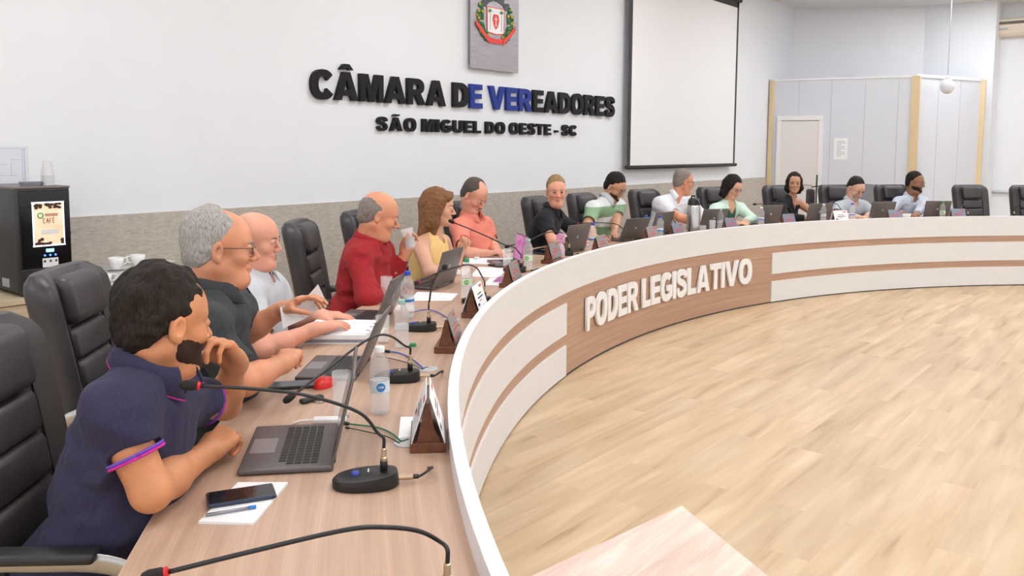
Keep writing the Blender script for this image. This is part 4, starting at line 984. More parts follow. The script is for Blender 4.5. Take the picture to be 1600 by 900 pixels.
def microphone(base, rz, pts, label, plug=True, headr=.011):
    """base: place on the table under the stem; rz: direction of the base's long axis towards the sitter; pts: the gooseneck's course ending at the head"""
    root = thing('gooseneck_microphone', (base[0], base[1], TT), 0, label, 'microphone')
    ux = Vector((math.cos(rz), math.sin(rz), 0)); uy = Vector((-ux.y, ux.x, 0)); W_ = lambda p: Vector(p)-Vector(root.location)
    f = MB(); rows = []
    for z, s_, tl in ((0, .97, 0), (.004, 1., 0), (.020, 1., .25), (.030, .95, 1.), (.032, .80, 1.), (.033, .0, 1.)):
        rows.append([ux*(.045+.082*s_*math.copysign(abs(math.cos(a))**.85, math.cos(a)))+uy*.052*s_*math.copysign(abs(math.sin(a))**.85, math.sin(a))+Vector((0,0,max(.001, z+tl*.008*(-math.cos(a))*s_ if tl else z))) for a in [2*PI*k/36 for k in range(36)]])
    f.grid(rows, close_u=True, cap=False); f.build('base', m_micb, root, smooth='auto')
    b_ = MB().lathe([(0,.006),(.009,.005),(.011,0),(.011,-.004)], n=20); b_.deform(lambda p: p+ux*.070+Vector((0,0,.032))); b_.build('button', m_btn, root, smooth=True)
    for k in range(3): MB().box((ux*.038+uy*(.008*k-.008)+Vector((0,0,.0385))), (.004,.006,.0008), rot=rz).build('indicator', mat('white_mark', (.7,.7,.7), .5), root)
    top = Vector((0,0,.034)); MB().lathe([(.0095,0),(.0095,.026),(.008,.028)], top, 16, cap=True).build('socket', m_micb, root)
    MB().lathe([(.0085,.027),(.0095,.030),(.0095,.036),(.007,.038),(.007,.058),(.0045,.060)], top, 16, cap=True).build('connector', m_gold, root, smooth='auto')
    P = [top+Vector((0,0,.055)), top+Vector((0,0,.085))]+[W_(p) for p in pts]; path = smoothpath(P, 8)
    MB().tube(path, .0042, 8).build('gooseneck', m_micb, root, smooth=True)
    d = (path[-1]-path[-4]).normalized(); e = path[-1]
    MB().lathe([(headr*.5,-.002),(headr*.86,0),(headr*.9,.004),(headr*.8,.0055)], e, 16, axis=d, cap=True).build('ring', m_red, root, smooth='auto')
    MB().lathe([(headr*.75,.005),(headr*.98,.010),(headr*1.06,.030),(headr*.8,.040),(headr*.4,.044),(0,.045)], e, 18, axis=d).build('capsule', m_foam, root, smooth=True)
    kp = min(1., (math.hypot(base[0]-CX, base[1]-CY)-RAD-.085)/.15)
    if plug and kp > .25:
        c = -ux; p0 = c*.034+Vector((0,0,.017)); MB().tube([p0, p0+c*.038], .0075, 12).build('plug', m_gold, root, smooth='auto')
        cb = smoothpath([p0+c*.038, p0+c*.054, p0+c*(.054+.024*kp)-uy*.008+Vector((0,0,.008)), p0+c*(.054+.042*kp)-uy*.028+Vector((0,0,.010)), p0+c*(.054+.044*kp)-uy*.056+Vector((0,0,-.002)), p0+c*(.054+.034*kp)-uy*.085-Vector((0,0,.0128))], 6)
        MB().tube(cb, .0035, 8).build('cable', m_micb, root, smooth=True); MB().tube([p0+c*.036, p0+c*.052], .006, 10).build('plug_sleeve', m_micb, root)
    return root
def paper(name, corners, label, th=.0012, m=None, z=TT, cat='paper', lines=0, group=None):
    ps = [onz(a, b, z) for a, b in corners]; c = sum(ps, Vector())/len(ps)
    root = thing(name, (c.x, c.y, z), 0, label, cat, group)
    MB().prism([((p-c).x, (p-c).y) for p in ps], th, z0=.0003).build('sheet', m or m_paper, root)
    for k in range(lines):
        t_ = (k+1)/(lines+1); a = ps[0].lerp(ps[3], t_).lerp(ps[1].lerp(ps[2], t_), .15)-c; b = ps[0].lerp(ps[3], t_).lerp(ps[1].lerp(ps[2], t_), .85-.2*(k % 3))-c
        MB().tube([a+Vector((0,0,th+.0006)), b+Vector((0,0,th+.0006))], .0012, 4, flat=(1,.3)).build('printed_line', MATS['grey_ink'], root)
    return root
def phone(p, rz, label, w=.076, l=.155, m=None, z=TT, th=.010):
    root = thing('smartphone', (p[0], p[1], z), rz, label, 'phone')
    MB().box((0,0,th/2+.0004), (l, w, th), .004, 3).build('phone_body', m or mat('dark_blue_case', (.025,.04,.08), .4), root, smooth='auto')
    MB().box((0,0,th+.0007), (l*.96, w*.93, .0012), .0005).build('screen', mat('phone_screen', (.012,.010,.012), .08), root); return root
# ------------------------------------------------------------------ the people
sk1 = skin('skin_tan', (.66,.29,.14)); sk2 = skin('skin_ruddy', (.68,.31,.18)); sk3 = skin('skin_pink', (.74,.36,.25)); sk4 = skin('skin_fair', (.70,.40,.27)); sk5 = skin('skin_brown', (.33,.16,.095)); sk6 = skin('skin_olive', (.55,.29,.18)); sk7 = skin('skin_pale', (.70,.42,.31))
h_dk = hairm('dark_brown_hair', (.008,.006,.005), (.035,.024,.018)); h_gr = hairm('grey_hair', (.25,.23,.21), (.55,.53,.51)); h_gr2 = hairm('grey_brown_hair', (.14,.11,.09), (.36,.31,.28))
h_gd = hairm('dark_greying_hair', (.05,.04,.034), (.15,.125,.105)); h_br = hairm('chestnut_hair', (.09,.035,.015), (.36,.17,.075)); h_bl = hairm('sandy_hair', (.20,.12,.05), (.42,.28,.14)); h_bk = hairm('black_hair', (.006,.004,.004), (.025,.016,.014))
h_bd = hairm('short_brown_beard', (.03,.014,.009), (.08,.04,.024), (300,300,300)); h_bb = hairm('black_beard', (.012,.008,.006), (.04,.025,.018), (300,300,300)); h_gb = hairm('grey_goatee', (.35,.28,.25), (.55,.48,.44), (300,300,300))
m_spec = mat('dark_spectacle_frame', (.02,.018,.02), .3)
inward = lambda p: Vector((CX-p.x, CY-p.y, 0)).normalized()
Y0 = math.degrees(YAW); ZV = Vector((0,0,1))
# man in the navy polo
pel = D(150, 878, 2.03); nk = D(228, 592, 2.03); hd = D(257, 503, 2.03)
navy = fabric('navy_polo_fabric', (.028,.026,.062), (.045,.042,.09), fold=.5); mag = fabric('magenta_trim', (.55,.03,.32)); vio = fabric('violet_trim', (.16,.07,.5))
shR = D(178, 640, 1.86); shL = D(266, 622, 2.17); elR = D(236, 768, 1.86); wrR = D(322, 708, 2.16); elL = D(352, 632, 2.44); wrL = D(366, 562, 2.34)
person('man in a navy polo with violet sleeve trim, one hand raised to his bearded chin', hd, (Y0-40, -8), nk, pel, (shR, shL),
  {'R': (elR, wrR, (D(366,668,2.26)-wrR), Vector((.2,.3,-1)), dict(curl=(1.3,1.3,1.3,1.3), base=(.7,.8,.85,.9), thumb=(.35,.1), tk=(.5,.5))),
   'L': (elL, wrL, (D(326,520,2.22)-wrL), D(292,590,2.15)-D(330,525,2.25), dict(curl=(.9,1.0,1.0,1.0), base=(.35,.4,.5,.55), thumb=(.4,.5), s=1.12))},
  inward(pel), sk1, dict(mat=navy, collar=1, ctrim=mag, trim=[(mag, -.001, .0035), (vio, -.008, .0035)], slen=.60, fold=.012, cup=.078), dict(mat=h_dk, kind='short', th=1.3, amp=.007, freq=62, z0=-.002, sl=.85), res=.0028, w=1.14, fat=.45,
  face=dict(beard=(h_bd, .0030, 1), fat=.15), neckr=.058, hs=1.04)
# white-haired man in the charcoal polo
char = fabric('charcoal_polo_fabric', (.035,.04,.045), (.055,.06,.066), fold=.5)
pel = D(312, 668, 2.86); nk = D(316, 462, 2.82); hd = D(343, 387, 2.8); shR = D(318, 512, 2.62); shL = D(362, 482, 3.0)
elR = D(382, 597, 2.62); wrR = D(446, 566, 2.78); elL = D(384, 520, 3.02); wrL = D(440, 484, 2.98)
_, tp2, _, _, _ = person('white-haired man in a charcoal polo and spectacles, holding up a folded paper', hd, (Y0-68, -2), nk, pel, (shR, shL),
  {'R': (elR, wrR, (D(462,535,2.95)-wrR), Vector((.3,.2,-1)), dict(curl=(1.2,1.3,1.3,1.3), base=(.5,.6,.7,.8), thumb=(.5,.1))),
   'L': (elL, wrL, D(478,464,2.96)-wrL, Vector((-.1,0,-1)), dict(curl=(.4,.5,.6,.6), base=(.25,.3,.4,.5), thumb=(.3,.5), tk=(.6,.6)))},
  inward(pel), sk2, dict(mat=char, collar=1, cup=.072, slen=.72, fold=.011), dict(mat=h_gr, kind='short', th=.8, amp=.003, freq=80, z0=-.004, sl=.98, fb=1), res=.0035, w=1.18, fat=.8, face=dict(glasses=m_spec, fat=.3, brow=h_gr), neckr=.064, hs=1.06)
# bald man in the pale grey polo
pgr = fabric('pale_grey_shirt', (.48,.50,.54), (.58,.60,.64), fold=.5)
pel = D(392, 575, 3.82); nk = D(394, 436, 3.74); hd = D(400, 375, 3.7); shR = D(386, 462, 3.55); shL = D(424, 450, 3.9)
elR = D(412, 548, 3.42); wrR = D(493, 514, 3.55); elL = D(452, 500, 3.95); wrL = D(500, 492, 3.9)
person('bald man in a pale grey short-sleeved shirt with one hand on a laptop keyboard', hd, (Y0-92, -5), nk, pel, (shR, shL),
  {'R': (elR, wrR, (D(545,499,3.68)-wrR), Vector((.0,.05,-1)), dict(curl=(.35,.35,.4,.4), base=(.15,.15,.2,.25), thumb=(.7,.2))),
   'L': (elL, wrL, (D(530,492,3.9)-wrL), Vector((.0,.0,-1)), dict(curl=(.4,.4,.4,.4), base=(.2,.2,.2,.25), thumb=(.6,.2)))},
  inward(pel), sk3, dict(mat=pgr, collar=1, slen=.72), dict(mat=h_gr2, kind='sides', th=.5, amp=.001, freq=90, bw=.075, by=.16, bz=.10, up=0), res=.004, w=1.05, fat=.4, face=dict(fat=.1, brow=h_gr2, nose=.85), hs=1.0)
# man in the red shirt, drinking
redf = fabric('dark_red_shirt', (.30,.012,.018), (.42,.03,.035), fold=.6)
pel = D(556, 496, 4.85); nk = D(571, 382, 4.8); hd = D(592, 336, 4.75); shR = D(562, 402, 4.62); shL = D(600, 394, 4.98)
elR = D(574, 468, 4.5); wrR = D(606, 458, 4.66); elL = D(608, 434, 5.0); wrL = D(632, 398, 4.98)
_, tp4, _, _, _ = person('balding man in a dark red long-sleeved shirt raising a glass of water', hd, (Y0-76, -18), nk, pel, (shR, shL),
  {'R': (elR, wrR, (D(628,440,4.8)-wrR), Vector((.3,-.2,-.3)), dict(curl=(.8,.8,.9,.9), base=(.4,.4,.5,.5), thumb=(.5,.3))),
   'L': (elL, wrL, (D(640,374,4.98)-wrL), D(650,380,4.9)-D(630,380,5.05), dict(curl=(.9,.9,.9,.9), base=(.5,.5,.5,.5), thumb=(.5,.6)))},
  inward(pel), sk2, dict(mat=redf, collar=1, cup=.075, fold=.013), dict(mat=h_gr2, kind='sides', th=.9, amp=.003, freq=70), res=.005, w=1.16, fat=.7, sleeve='long', face=dict(fat=.15, brow=h_gr2, nose=1.1, eyes=1), hs=1.06)
# woman in yellow
yel_ = fabric('yellow_sleeveless_top', (.84,.55,.19), (.92,.68,.32), fold=.4)
pel = D(664, 462, 5.65); nk = D(672, 370, 5.62); hd = D(685, 324, 5.6); shR = D(656, 384, 5.48); shL = D(692, 378, 5.8)
elR = D(672, 428, 5.28); wrR = D(692, 402, 5.42) ; wrR = D(690, 420, 5.45); elL = D(708, 415, 5.85); wrL = D(722, 388, 5.7)
person('woman with long chestnut hair in a yellow sleeveless top, elbows on the table', hd, (Y0-92, -4), nk, pel, (shR, shL),
  {'R': (elR, wrR, (D(710,408,5.5)-wrR), Vector((.2,-.2,-1)), dict(curl=(.8,.8,.9,.9), base=(.4,.4,.5,.5), thumb=(.5,.3), s=.9)),
   'L': (elL, wrL, (D(731,362,5.6)-wrL), Vector((-.3,-.5,0)), dict(curl=(.9,1.1,1.2,1.2), base=(.3,.6,.7,.8), thumb=(.3,.6), s=.9))},
  inward(pel), sk4, dict(mat=yel_, fold=.004, vneck=1, low=.03), dict(mat=h_br, kind='long', len=.19, amp=.0025, flare=1), res=.005, w=.92, fat=.2, sleeve='none', face=dict(lips=1, fat=0, nose=.9, eyes=1, brow=h_br), hs=1.0, neckr=.048, trouser=m_dark)
# man in the salmon polo
salm = fabric('salmon_polo_fabric', (.78,.22,.16), (.86,.30,.22), fold=.4)
pel = D(736, 425, 6.85); nk = D(735, 342, 6.8); hd = D(741, 305, 6.72); shR = D(717, 356, 6.66); shL = D(757, 352, 6.95)
elR = D(728, 396, 6.4); wrR = D(760, 396, 6.42); elL = D(772, 388, 6.9); wrL = D(776, 392, 6.6)
person('man in a salmon pink polo bowing his head over his papers', hd, (Y0-122, -34), nk, pel, (shR, shL),
  {'R': (elR, wrR, (D(785,392,6.4)-wrR), Vector((0,0,-1)), dict(curl=(.8,.8,.9,.9), base=(.4,.4,.5,.5))), 'L': (elL, wrL, (D(790,394,6.4)-wrL), Vector((0,0,-1)), dict(curl=(.8,.8,.9,.9), base=(.4,.4,.5,.5)))},
  inward(pel), sk3, dict(mat=salm, collar=1, slen=.66), dict(mat=h_gd, kind='short', th=.3, amp=.001, freq=90, fb=1, z0=0, sl=1.0), res=.0055, w=1.1, fat=.5, face=dict(fat=.3, brow=h_gr2, eyes=1), hs=1.06)
def far(label, px, py, rr, look, skm, shirt, hair, wr, lean=.20, turn=0., w=1.05, fat=.4, face=None, hs=1.04, sleeve='short', nkoff=(.06, 0), nz=.20, neckr=.056, tilt=0, trouser=None, shw=.185, hands_at=.45):
    hd = cyl(px, py, rr); out = -inward(hd); a = angof(hd); lat = Vector((out.y, -out.x, 0))      # lat: the sitter's right hand side
    lat = out.cross(ZV)*-1 if False else Vector((-out.y, out.x, 0))
    nk = hd+out*nkoff[0]+lat*nkoff[1]-ZV*nz
    pel = Vector((nk.x, nk.y, 0))+out*lean+lat*nkoff[1]*.6+ZV*(.56)
    Rz = Matrix.Rotation(R(turn), 3, 'Z'); sx = Rz@lat; shR = nk+sx*shw-ZV*.055; shL = nk-sx*shw-ZV*.055; arms = {}
    for sd, (wx, wz) in zip('RL', wr):
        b = pol(hands_at+.02, atx(wx, hands_at, .8), wz); S = shR if sd == 'R' else shL; q = 1 if sd == 'R' else -1
        el = ik(S, b, .29, .25, lat*q*1.7-ZV*1.0+out*.1); 
        if el.z < TT+.045 and math.hypot(el.x-CX, el.y-CY)-RAD < .76: el.z = TT+.05
        arms[sd] = (el, b, -out*.7-lat*q*.6, Vector((0,0,-1)), dict(curl=(.7,.7,.8,.8), base=(.35,.4,.45,.5), thumb=(.5,.3), s=.98))
    fc = dict(eyes=1); fc.update(face or {})
    return person(label, hd, (Y0+look[0], look[1]), nk, pel, (shR, shL), arms, -out, skm, shirt, hair, res=.0062, w=w, fat=fat, face=fc, hs=hs, sleeve=sleeve, neckr=neckr, tilt=tilt, trouser=trouser or m_dark)
blkf = fabric('black_polo_fabric', (.012,.012,.016), (.022,.022,.028), fold=.5)
far('sandy-haired man in a black polo looking towards the camera', 869, 299, .72, (-172, -3), sk3, dict(mat=blkf, collar=1, slen=.75), dict(mat=h_bl, kind='short', th=1.1, amp=.002, z0=-.006, sl=1.0), ((905, .82), (935, .82)), turn=12, w=1.12, fat=.6, face=dict(fat=.4), nz=.188)
strp = fabric('green_and_white_striped_polo', (.5,.5,.5), fold=.4, stripes=(.55, 1.15, [(0,(.24,.36,.22)),(.16,(.72,.74,.76)),(.34,(.26,.40,.24)),(.52,(.72,.74,.76)),(.68,(.26,.40,.24)),(.86,(.70,.73,.72))]))
far('dark-haired bearded man in a green and white striped polo looking down', 961, 292, .74, (-128, -30), sk6, dict(mat=strp, collar=1, slen=.75, collar_mat=pgr), dict(mat=h_bk, kind='short', th=1.1, amp=.003, z0=-.012, sl=.95), ((932, .82), (962, .82)), turn=8, w=1.34, fat=1.0, shw=.255, nz=.152, nkoff=(.07,.05), face=dict(beard=(h_bb, .0008, 1), glasses=m_spec, fat=.3), hands_at=.50)
whsh = fabric('white_shirt', (.74,.75,.80), (.82,.83,.87), fold=.5)
far('grey-haired man in a white shirt leaning aside with his back half turned', 1068, 284, .84, (-80, -10), sk2, dict(mat=whsh, collar=1, slen=.8), dict(mat=h_gr2, kind='short', th=.7, amp=.002, z0=-.012, sl=.95), ((1100, .84), (1112, .84)), nkoff=(.04, .10), turn=-18, w=1.22, fat=.7, nz=.18, face=dict(glasses=m_spec, fat=.2))
mint = fabric('mint_cardigan', (.55,.74,.62), (.68,.84,.74), fold=.4); dkg = fabric('dark_green_patterned_blouse', (.015,.05,.035), (.10,.20,.14))
wm = far('dark-haired woman in a mint green cardigan and spectacles reading', 1145, 292, .74, (-146, -26), sk4, dict(mat=mint, fold=.004, low=.07, inner=dkg), dict(mat=h_bk, kind='long', len=.135, amp=.004), ((1150, .82), (1166, .82)), w=.96, fat=.4, sleeve='long', face=dict(glasses=m_spec, lips=1, fat=0, nose=.85), neckr=.05, hs=1.02, turn=-6)
blkt = fabric('black_one_shoulder_top', (.010,.010,.013), (.02,.02,.025), fold=.4)
far('woman with dark tied-back curls in a black one-shoulder top', 1241, 286, .80, (-192, -2), sk6, dict(mat=blkt, fold=.003, low=.03, only='R', cut=lambda n, f, s, u, sh: [(Vector(sh[1])+u*.05+f*.0-s*.02, .115), (n-s*.07+u*.03+f*.04, .085)]), dict(mat=h_bk, kind='long', len=.12, amp=.005), ((1262, .82), (1285, .82)), w=.9, fat=.1, sleeve='long', face=dict(lips=1, fat=-.1, nose=.85), neckr=.047, hs=.98, turn=10)
gpol = fabric('light_grey_blue_polo', (.44,.48,.54), (.52,.56,.62), fold=.4)
far('stocky man in a light grey polo with a grey goatee, head bowed', 1337, 294, .74, (-160, -34), sk7, dict(mat=gpol, collar=1, slen=.75), dict(mat=h_dk, kind='short', th=.4, amp=.001, z0=.022, sl=.62), ((1340, .82), (1358, .84)), w=1.22, fat=.9, face=dict(beard=(h_gb, .0015, 0), fat=.4), hs=1.1, nz=.185)
lbl = fabric('light_blue_checked_shirt', (.48,.53,.66), (.60,.64,.74), fold=.4)
far('bearded man in spectacles and a light blue checked shirt looking right', 1430, 285, .78, (-140, -8), sk5, dict(mat=lbl, collar=1, slen=.8), dict(mat=h_bk, kind='short', th=.6, amp=.0015, z0=-.004, sl=.95), ((1412, .84), (1434, .84)), w=1.1, fat=.4, face=dict(beard=(h_bb, .0018, 1), glasses=m_spec, fat=.3), hs=1.06, sleeve='long')
# ------------------------------------------------------------------ the chairs
q = onz(-22, 512, 1.17); chair(None, None, 'office chair in which the man in the navy polo sits, cut by the left edge', xy=(q.x-.05, q.y+.03), turn=-4)
q = onz(92, 421, 1.17); chair(None, None, 'empty office chair right behind the man in the navy polo, before the coffee machine', xy=(q.x, q.y), turn=6)
q = onz(462, 346, 1.17); chair(None, None, 'empty office chair between the pale grey shirt and the dark red shirt', xy=(q.x, q.y), turn=15)
q = D(340, 400, 4.1); chair(None, None, 'office chair behind the bald man in the pale grey shirt', xy=(q.x, q.y), turn=5)
q = onz(552, 331, 1.17); chair(None, None, 'office chair showing behind the head of the man in dark red', xy=(q.x+.04, q.y+.04), turn=12)
chair(715, 1.25, 'office chair behind the man in the salmon polo')
chair(833, 1.10, 'office chair of the man in the black polo, its wide back showing at his side', turn=10, z=1.17)
chair(905, 1.12, 'office chair behind the man in the striped polo', turn=8)
chair(1003, 1.20, 'empty office chair between the striped polo and the white shirt', turn=4)
chair(1110, 1.22, 'office chair behind the woman in the mint cardigan', turn=4, z=1.16)
chair(1214, 1.22, 'office chair behind the woman in the black one-shoulder top', turn=2, z=1.15)
chair(1303, 1.15, 'office chair behind the man in the light grey polo', z=1.13)
chair(1391, 1.08, 'office chair behind the man in the light blue checked shirt', z=1.13)
chair(1512, 1.02, 'empty office chair seen from the front, second from the right edge', z=1.13, turn=8)
chair(1606, .98, 'empty office chair cut by the right edge of the view', z=1.13)
ob = D(1266, 312, 11.4); oc = thing('padded_stool', (ob.x, ob.y, 0), R(50), 'small rounded dark backrest behind the woman in the black top', 'chair')
MB().box((0, 0, ob.z-.02), (.16, .07, .34), .07, 4).build('backrest', L_BLK, oc, smooth=True); MB().box((0, .22, .45), (.38,.38,.07), .03, 3).build('seat', L_BLK, oc, smooth=True); MB().tube([(0,0,ob.z-.15),(0,-.02,.5),(0,.1,.42)], .018).build('bracket', m_pl, oc)
for k in range(4): MB().tube([((-.14 if k % 2 else .14), .22+(-.14 if k < 2 else .14), .42), ((-.17 if k % 2 else .17), .22+(-.17 if k < 2 else .17), 0)], .012).build('leg', m_pl, oc)
# ------------------------------------------------------------------ laptops
pinkd, ntp, bp_ = nodes('pink_lit_display'); cpk = ramp(ntp, noise(ntp, texmap(ntp), 14, 2), [(.35, (.55,.12,.45)), (.6, (.75,.35,.65))]); ntp.links.new(cpk, bp_.inputs['Base Color']); ntp.links.new(cpk, bp_.inputs['Emission Color']); bp_.inputs['Emission Strength'].default_value = .12
def laptop(p, label, oa=105, turn=0., lit=None, s=1.): return place(make_laptop(oa, lit, s), p, rzin(p, turn), label, 'laptop')
laptop(onz(457, 704, TT), 'grey laptop open in front of the man in the navy polo', 104, 3, s=1.07)
laptop(onz(523, 578, TT), 'grey laptop open in front of the man in charcoal beside the red mouse', 112, 0, s=.98)
laptop(onz(566, 499, TT), 'laptop under the hand of the bald man', 112, 0)
laptop(onz(668, 446, TT), 'laptop with spectacles lying on its keyboard before the man in dark red', 106, -3)
q = pol(.47, atx(789, .47)); laptop(q, 'laptop with a pink lit display beside the man in the salmon polo', 100, 38, pinkd, s=.9)
for px, rr, tn, lb, oa in ((879, .42, -8, 'brownish grey laptop in front of the man in the black polo', 106), (972, .42, -12, 'open laptop between the striped polo and the room, tilted wide open', 116),
    (1016, .50, 0, 'brown-backed laptop at the empty place left of the white shirt', 106), (1101, .44, -14, 'brown-backed laptop between the steel flask and the mint cardigan', 108), (1189, .44, -4, 'brown-backed laptop in front of the woman in black', 104),
    (1268, .46, -10, 'brown-backed laptop to the right of the woman in black', 106), (1367, .46, -8, 'brown-backed laptop between the light grey polo and the checked shirt', 106), (1454, .46, -10, 'brown-backed laptop to the right of the checked shirt', 106)):
    laptop(pol(rr, atx(px, rr)), lb, oa, tn)
# ------------------------------------------------------------------ bottles
def bottle(p, label, cap, style, h=.215, rz=0, full=.62): return place(make_bottle(cap, style, h, full), p, rz, label, 'bottle')
cam_rz = lambda p, off=0: math.atan2(-p[1], -p[0])-PI/2+off
q = onz(594, 645, TT); bottle(q, 'water bottle with white cap and blue round logo label nearest the camera', m_capw, 'roundb', .215, cam_rz(q, .1))
q = onz(628, 543, TT); bottle(q, 'opened water bottle with pale cap standing before the bald man', m_capc, 'round', .205, cam_rz(q))
q = onz(637, 497, TT); bottle(q, 'water bottle with bright blue cap and blue-green label beside the bald man laptop', m_capb, 'blue', .235, 0)
q = onz(729, 466, TT); bottle(q, 'water bottle with green cap and green label behind the white name card', m_capg, 'roundg', .225, cam_rz(q))
q = onz(825, 424, TT); bottle(q, 'water bottle with pale cap and small green label between two nameplates', m_capc, 'roundg', .225, cam_rz(q, -.3))
for px, rr, lb, cp_, stl in ((926, .26, 'blue-capped water bottle in front of the striped polo', m_capb, 'blue'), (1009, .28, 'blue-capped water bottle, left of the pair near the brown laptop', m_capb, 'blue'), (1031, .16, 'blue-capped water bottle, right of the pair near the brown laptop', m_capb, 'blue'),
    (1125, .26, 'green-capped water bottle in front of the mint cardigan', m_capc, 'round'), (1189, .24, 'clear-capped water bottle with blue label right of the mint cardigan', m_capw, 'blue'), (1286, .26, 'white-capped water bottle in front of the laptop beside the woman in black', m_capw, 'round'),
    (1331, .26, 'blue-capped water bottle in front of the light grey polo', m_capb, 'blue'), (1472, .26, 'green-capped water bottle with green label before the empty chair', m_capg, 'roundg')):
    q = pol(rr, atx(px, rr)); bottle(q, lb, cp_, stl, .225, cam_rz(q))
# glasses
q = onz(534, 652, TT); place(make_glass(.145, .030), q, 0, 'empty tall glass beside the red mouse', 'glass')
q = onz(598, 536, TT); place(make_glass(.12, .031), q, 0, 'empty glass next to the opened water bottle', 'glass')
q = onz(604, 472, TT); place(make_glass(.14, .033), q, 0, 'empty glass in front of the man in dark red', 'glass')
q = onz(792, 418, TT); place(make_glass(.13, .034, .35), q, 0, 'glass with a little water behind the steel nameplate', 'glass')
q = pol(.16, atx(1113, .16)); place(make_glass(.13, .034), q, 0, 'empty glass beside the green-capped bottle before the mint cardigan', 'glass')
q = pol(.2, atx(1098, .2)); place(make_glass(.08, .034), q, 0, 'short glass at the foot of the steel flask', 'glass')
g = make_glass(.125, .038, .55); a_, b_ = D(643, 389, 4.93), D(635, 356, 4.93); dq = (b_-a_).normalized(); g.location = a_; g.rotation_euler = Vector((0,0,1)).rotation_difference(dq).to_euler(); tag(g, 'glass of water held up by the man in the dark red shirt', 'glass')
# ------------------------------------------------------------------ nameplates
def nplate(p, label, pap=False, m=None, turn=0.):
    p = pol(max(.084, math.hypot(p[0]-CX, p[1]-CY)-RAD), angof(p), TT); return place(make_nameplate(pap, m), p, rzin(p, turn), label, 'nameplate')
nplate(onz(691, 688, TT), 'wooden nameplate wedge draped with a white paper tent nearest the camera', True)
nplate(onz(709, 544, TT), 'wooden nameplate with a steel plate seen edge-on, second from the camera')
nplate(onz(752, 492, TT), 'wooden nameplate with a tilted white card in front of the green-capped bottle', True)
nplate(onz(799, 446, TT), 'steel nameplate on wood in front of the empty glass and papers')
nplate(onz(863, 410, TT), 'steel nameplate on wood in front of the pink spray bottle')
for px, lb, pp, mm in ((937, 'steel nameplate in front of the striped polo', False, None), (1016, 'steel nameplate between the two blue-capped bottles', False, None), (1056, 'bluish nameplate just left of the steel flask', False, m_bplate),
    (1139, 'bluish nameplate in front of the mint cardigan', False, m_bplate), (1230, 'grey nameplate in front of the woman in black', False, m_bplate), (1311, 'nameplate covered by a white card before the light grey polo', True, None), (1396, 'grey nameplate before the checked shirt', False, m_bplate), (1495, 'grey nameplate before the empty chair', False, m_bplate)):
    nplate(pol(.085, atx(px, .085)), lb, pp, mm)
# ------------------------------------------------------------------ microphones
def mic(base, label, pts, tailr=.011, ax=None, plug=True):
    rz = ax if ax is not None else math.atan2(base[1]-CY, base[0]-CX)
    return microphone(base, rz, pts, label, plug, tailr)
def DP(l, d0, d1): return [D(x, y, d0+(d1-d0)*k/(len(l)-1)) for k, (x, y) in enumerate(l)]
def dz(px, py, z=TT+.04): return (onz(px, py, z)-Vector(EYE)).dot(Vector(FW))
q = onz(600, 757, TT); mic(q, 'gooseneck microphone with an oval base and blue button in front of the navy polo', DP([(590,676),(560,644),(480,618),(400,608),(312,603)], dz(600,729)-.02, 1.93))
q = onz(699, 957, TT); mic(q, 'gooseneck microphone bending across the near foreground', DP([(687,846),(655,830),(605,824),(540,828),(400,860),(262,894)], 1.53, 1.40))
q = onz(641, 594, TT); mic(q, 'gooseneck microphone arching before the man in charcoal', DP([(632,540),(612,526),(590,524),(560,540),(505,582),(460,616)], dz(640,578)-.02, 2.52))
q = onz(670, 516, TT); mic(q, 'gooseneck microphone standing upright behind the edge-on nameplate', DP([(671,470),(675,446),(684,428),(693,419)], dz(670,500)-.02, 3.55), ax=R(angof(q)+0))
q = onz(757, 474, TT); mic(q, 'gooseneck microphone arching behind the green-capped bottle', DP([(752,430),(745,419),(733,414),(718,416),(690,424),(655,440)], dz(757,452), 4.35), headr=.011) if False else mic(q, 'gooseneck microphone arching behind the green-capped bottle', DP([(752,430),(745,419),(733,414),(718,416),(690,424),(655,440)], dz(757,452), 4.35))
q = onz(814, 425, TT); mic(q, 'gooseneck microphone reaching high before the salmon polo', DP([(812,396),(804,387),(788,382),(751,365),(710,348)], dz(814,416), 5.3))
q = onz(889, 399, TT); mic(q, 'gooseneck microphone in front of the laptop of the black polo', DP([(888,378),(882,367),(870,362),(850,365),(826,376),(797,384)], dz(889,394), 6.2))
for px, rr, pts, lb in ((980, .36, [(974,358),(962,350),(935,348),(903,349)], 'gooseneck microphone in front of the striped polo'), (1055, .34, [(1054,346),(1048,338),(1038,336),(1028,339)], 'gooseneck microphone in front of the white shirt'),
    (1238, .36, [(1235,326),(1228,320),(1215,318),(1182,319)], 'gooseneck microphone in front of the woman in black'), (1316, .36, [(1314,327),(1309,320),(1303,318),(1297,320)], 'gooseneck microphone in front of the light grey polo'),
    (1512, .36, [(1512,326),(1509,321),(1505,320),(1501,324)], 'gooseneck microphone behind the last grey nameplate'), (1584, .36, [(1586,326),(1591,321),(1597,319),(1606,320)], 'gooseneck microphone at the right edge of the view')):
    q = pol(rr, atx(px, rr)); d0 = proj((q.x, q.y, TT+.08))[2]; mic(q, lb, DP(pts, d0, d0-.15))
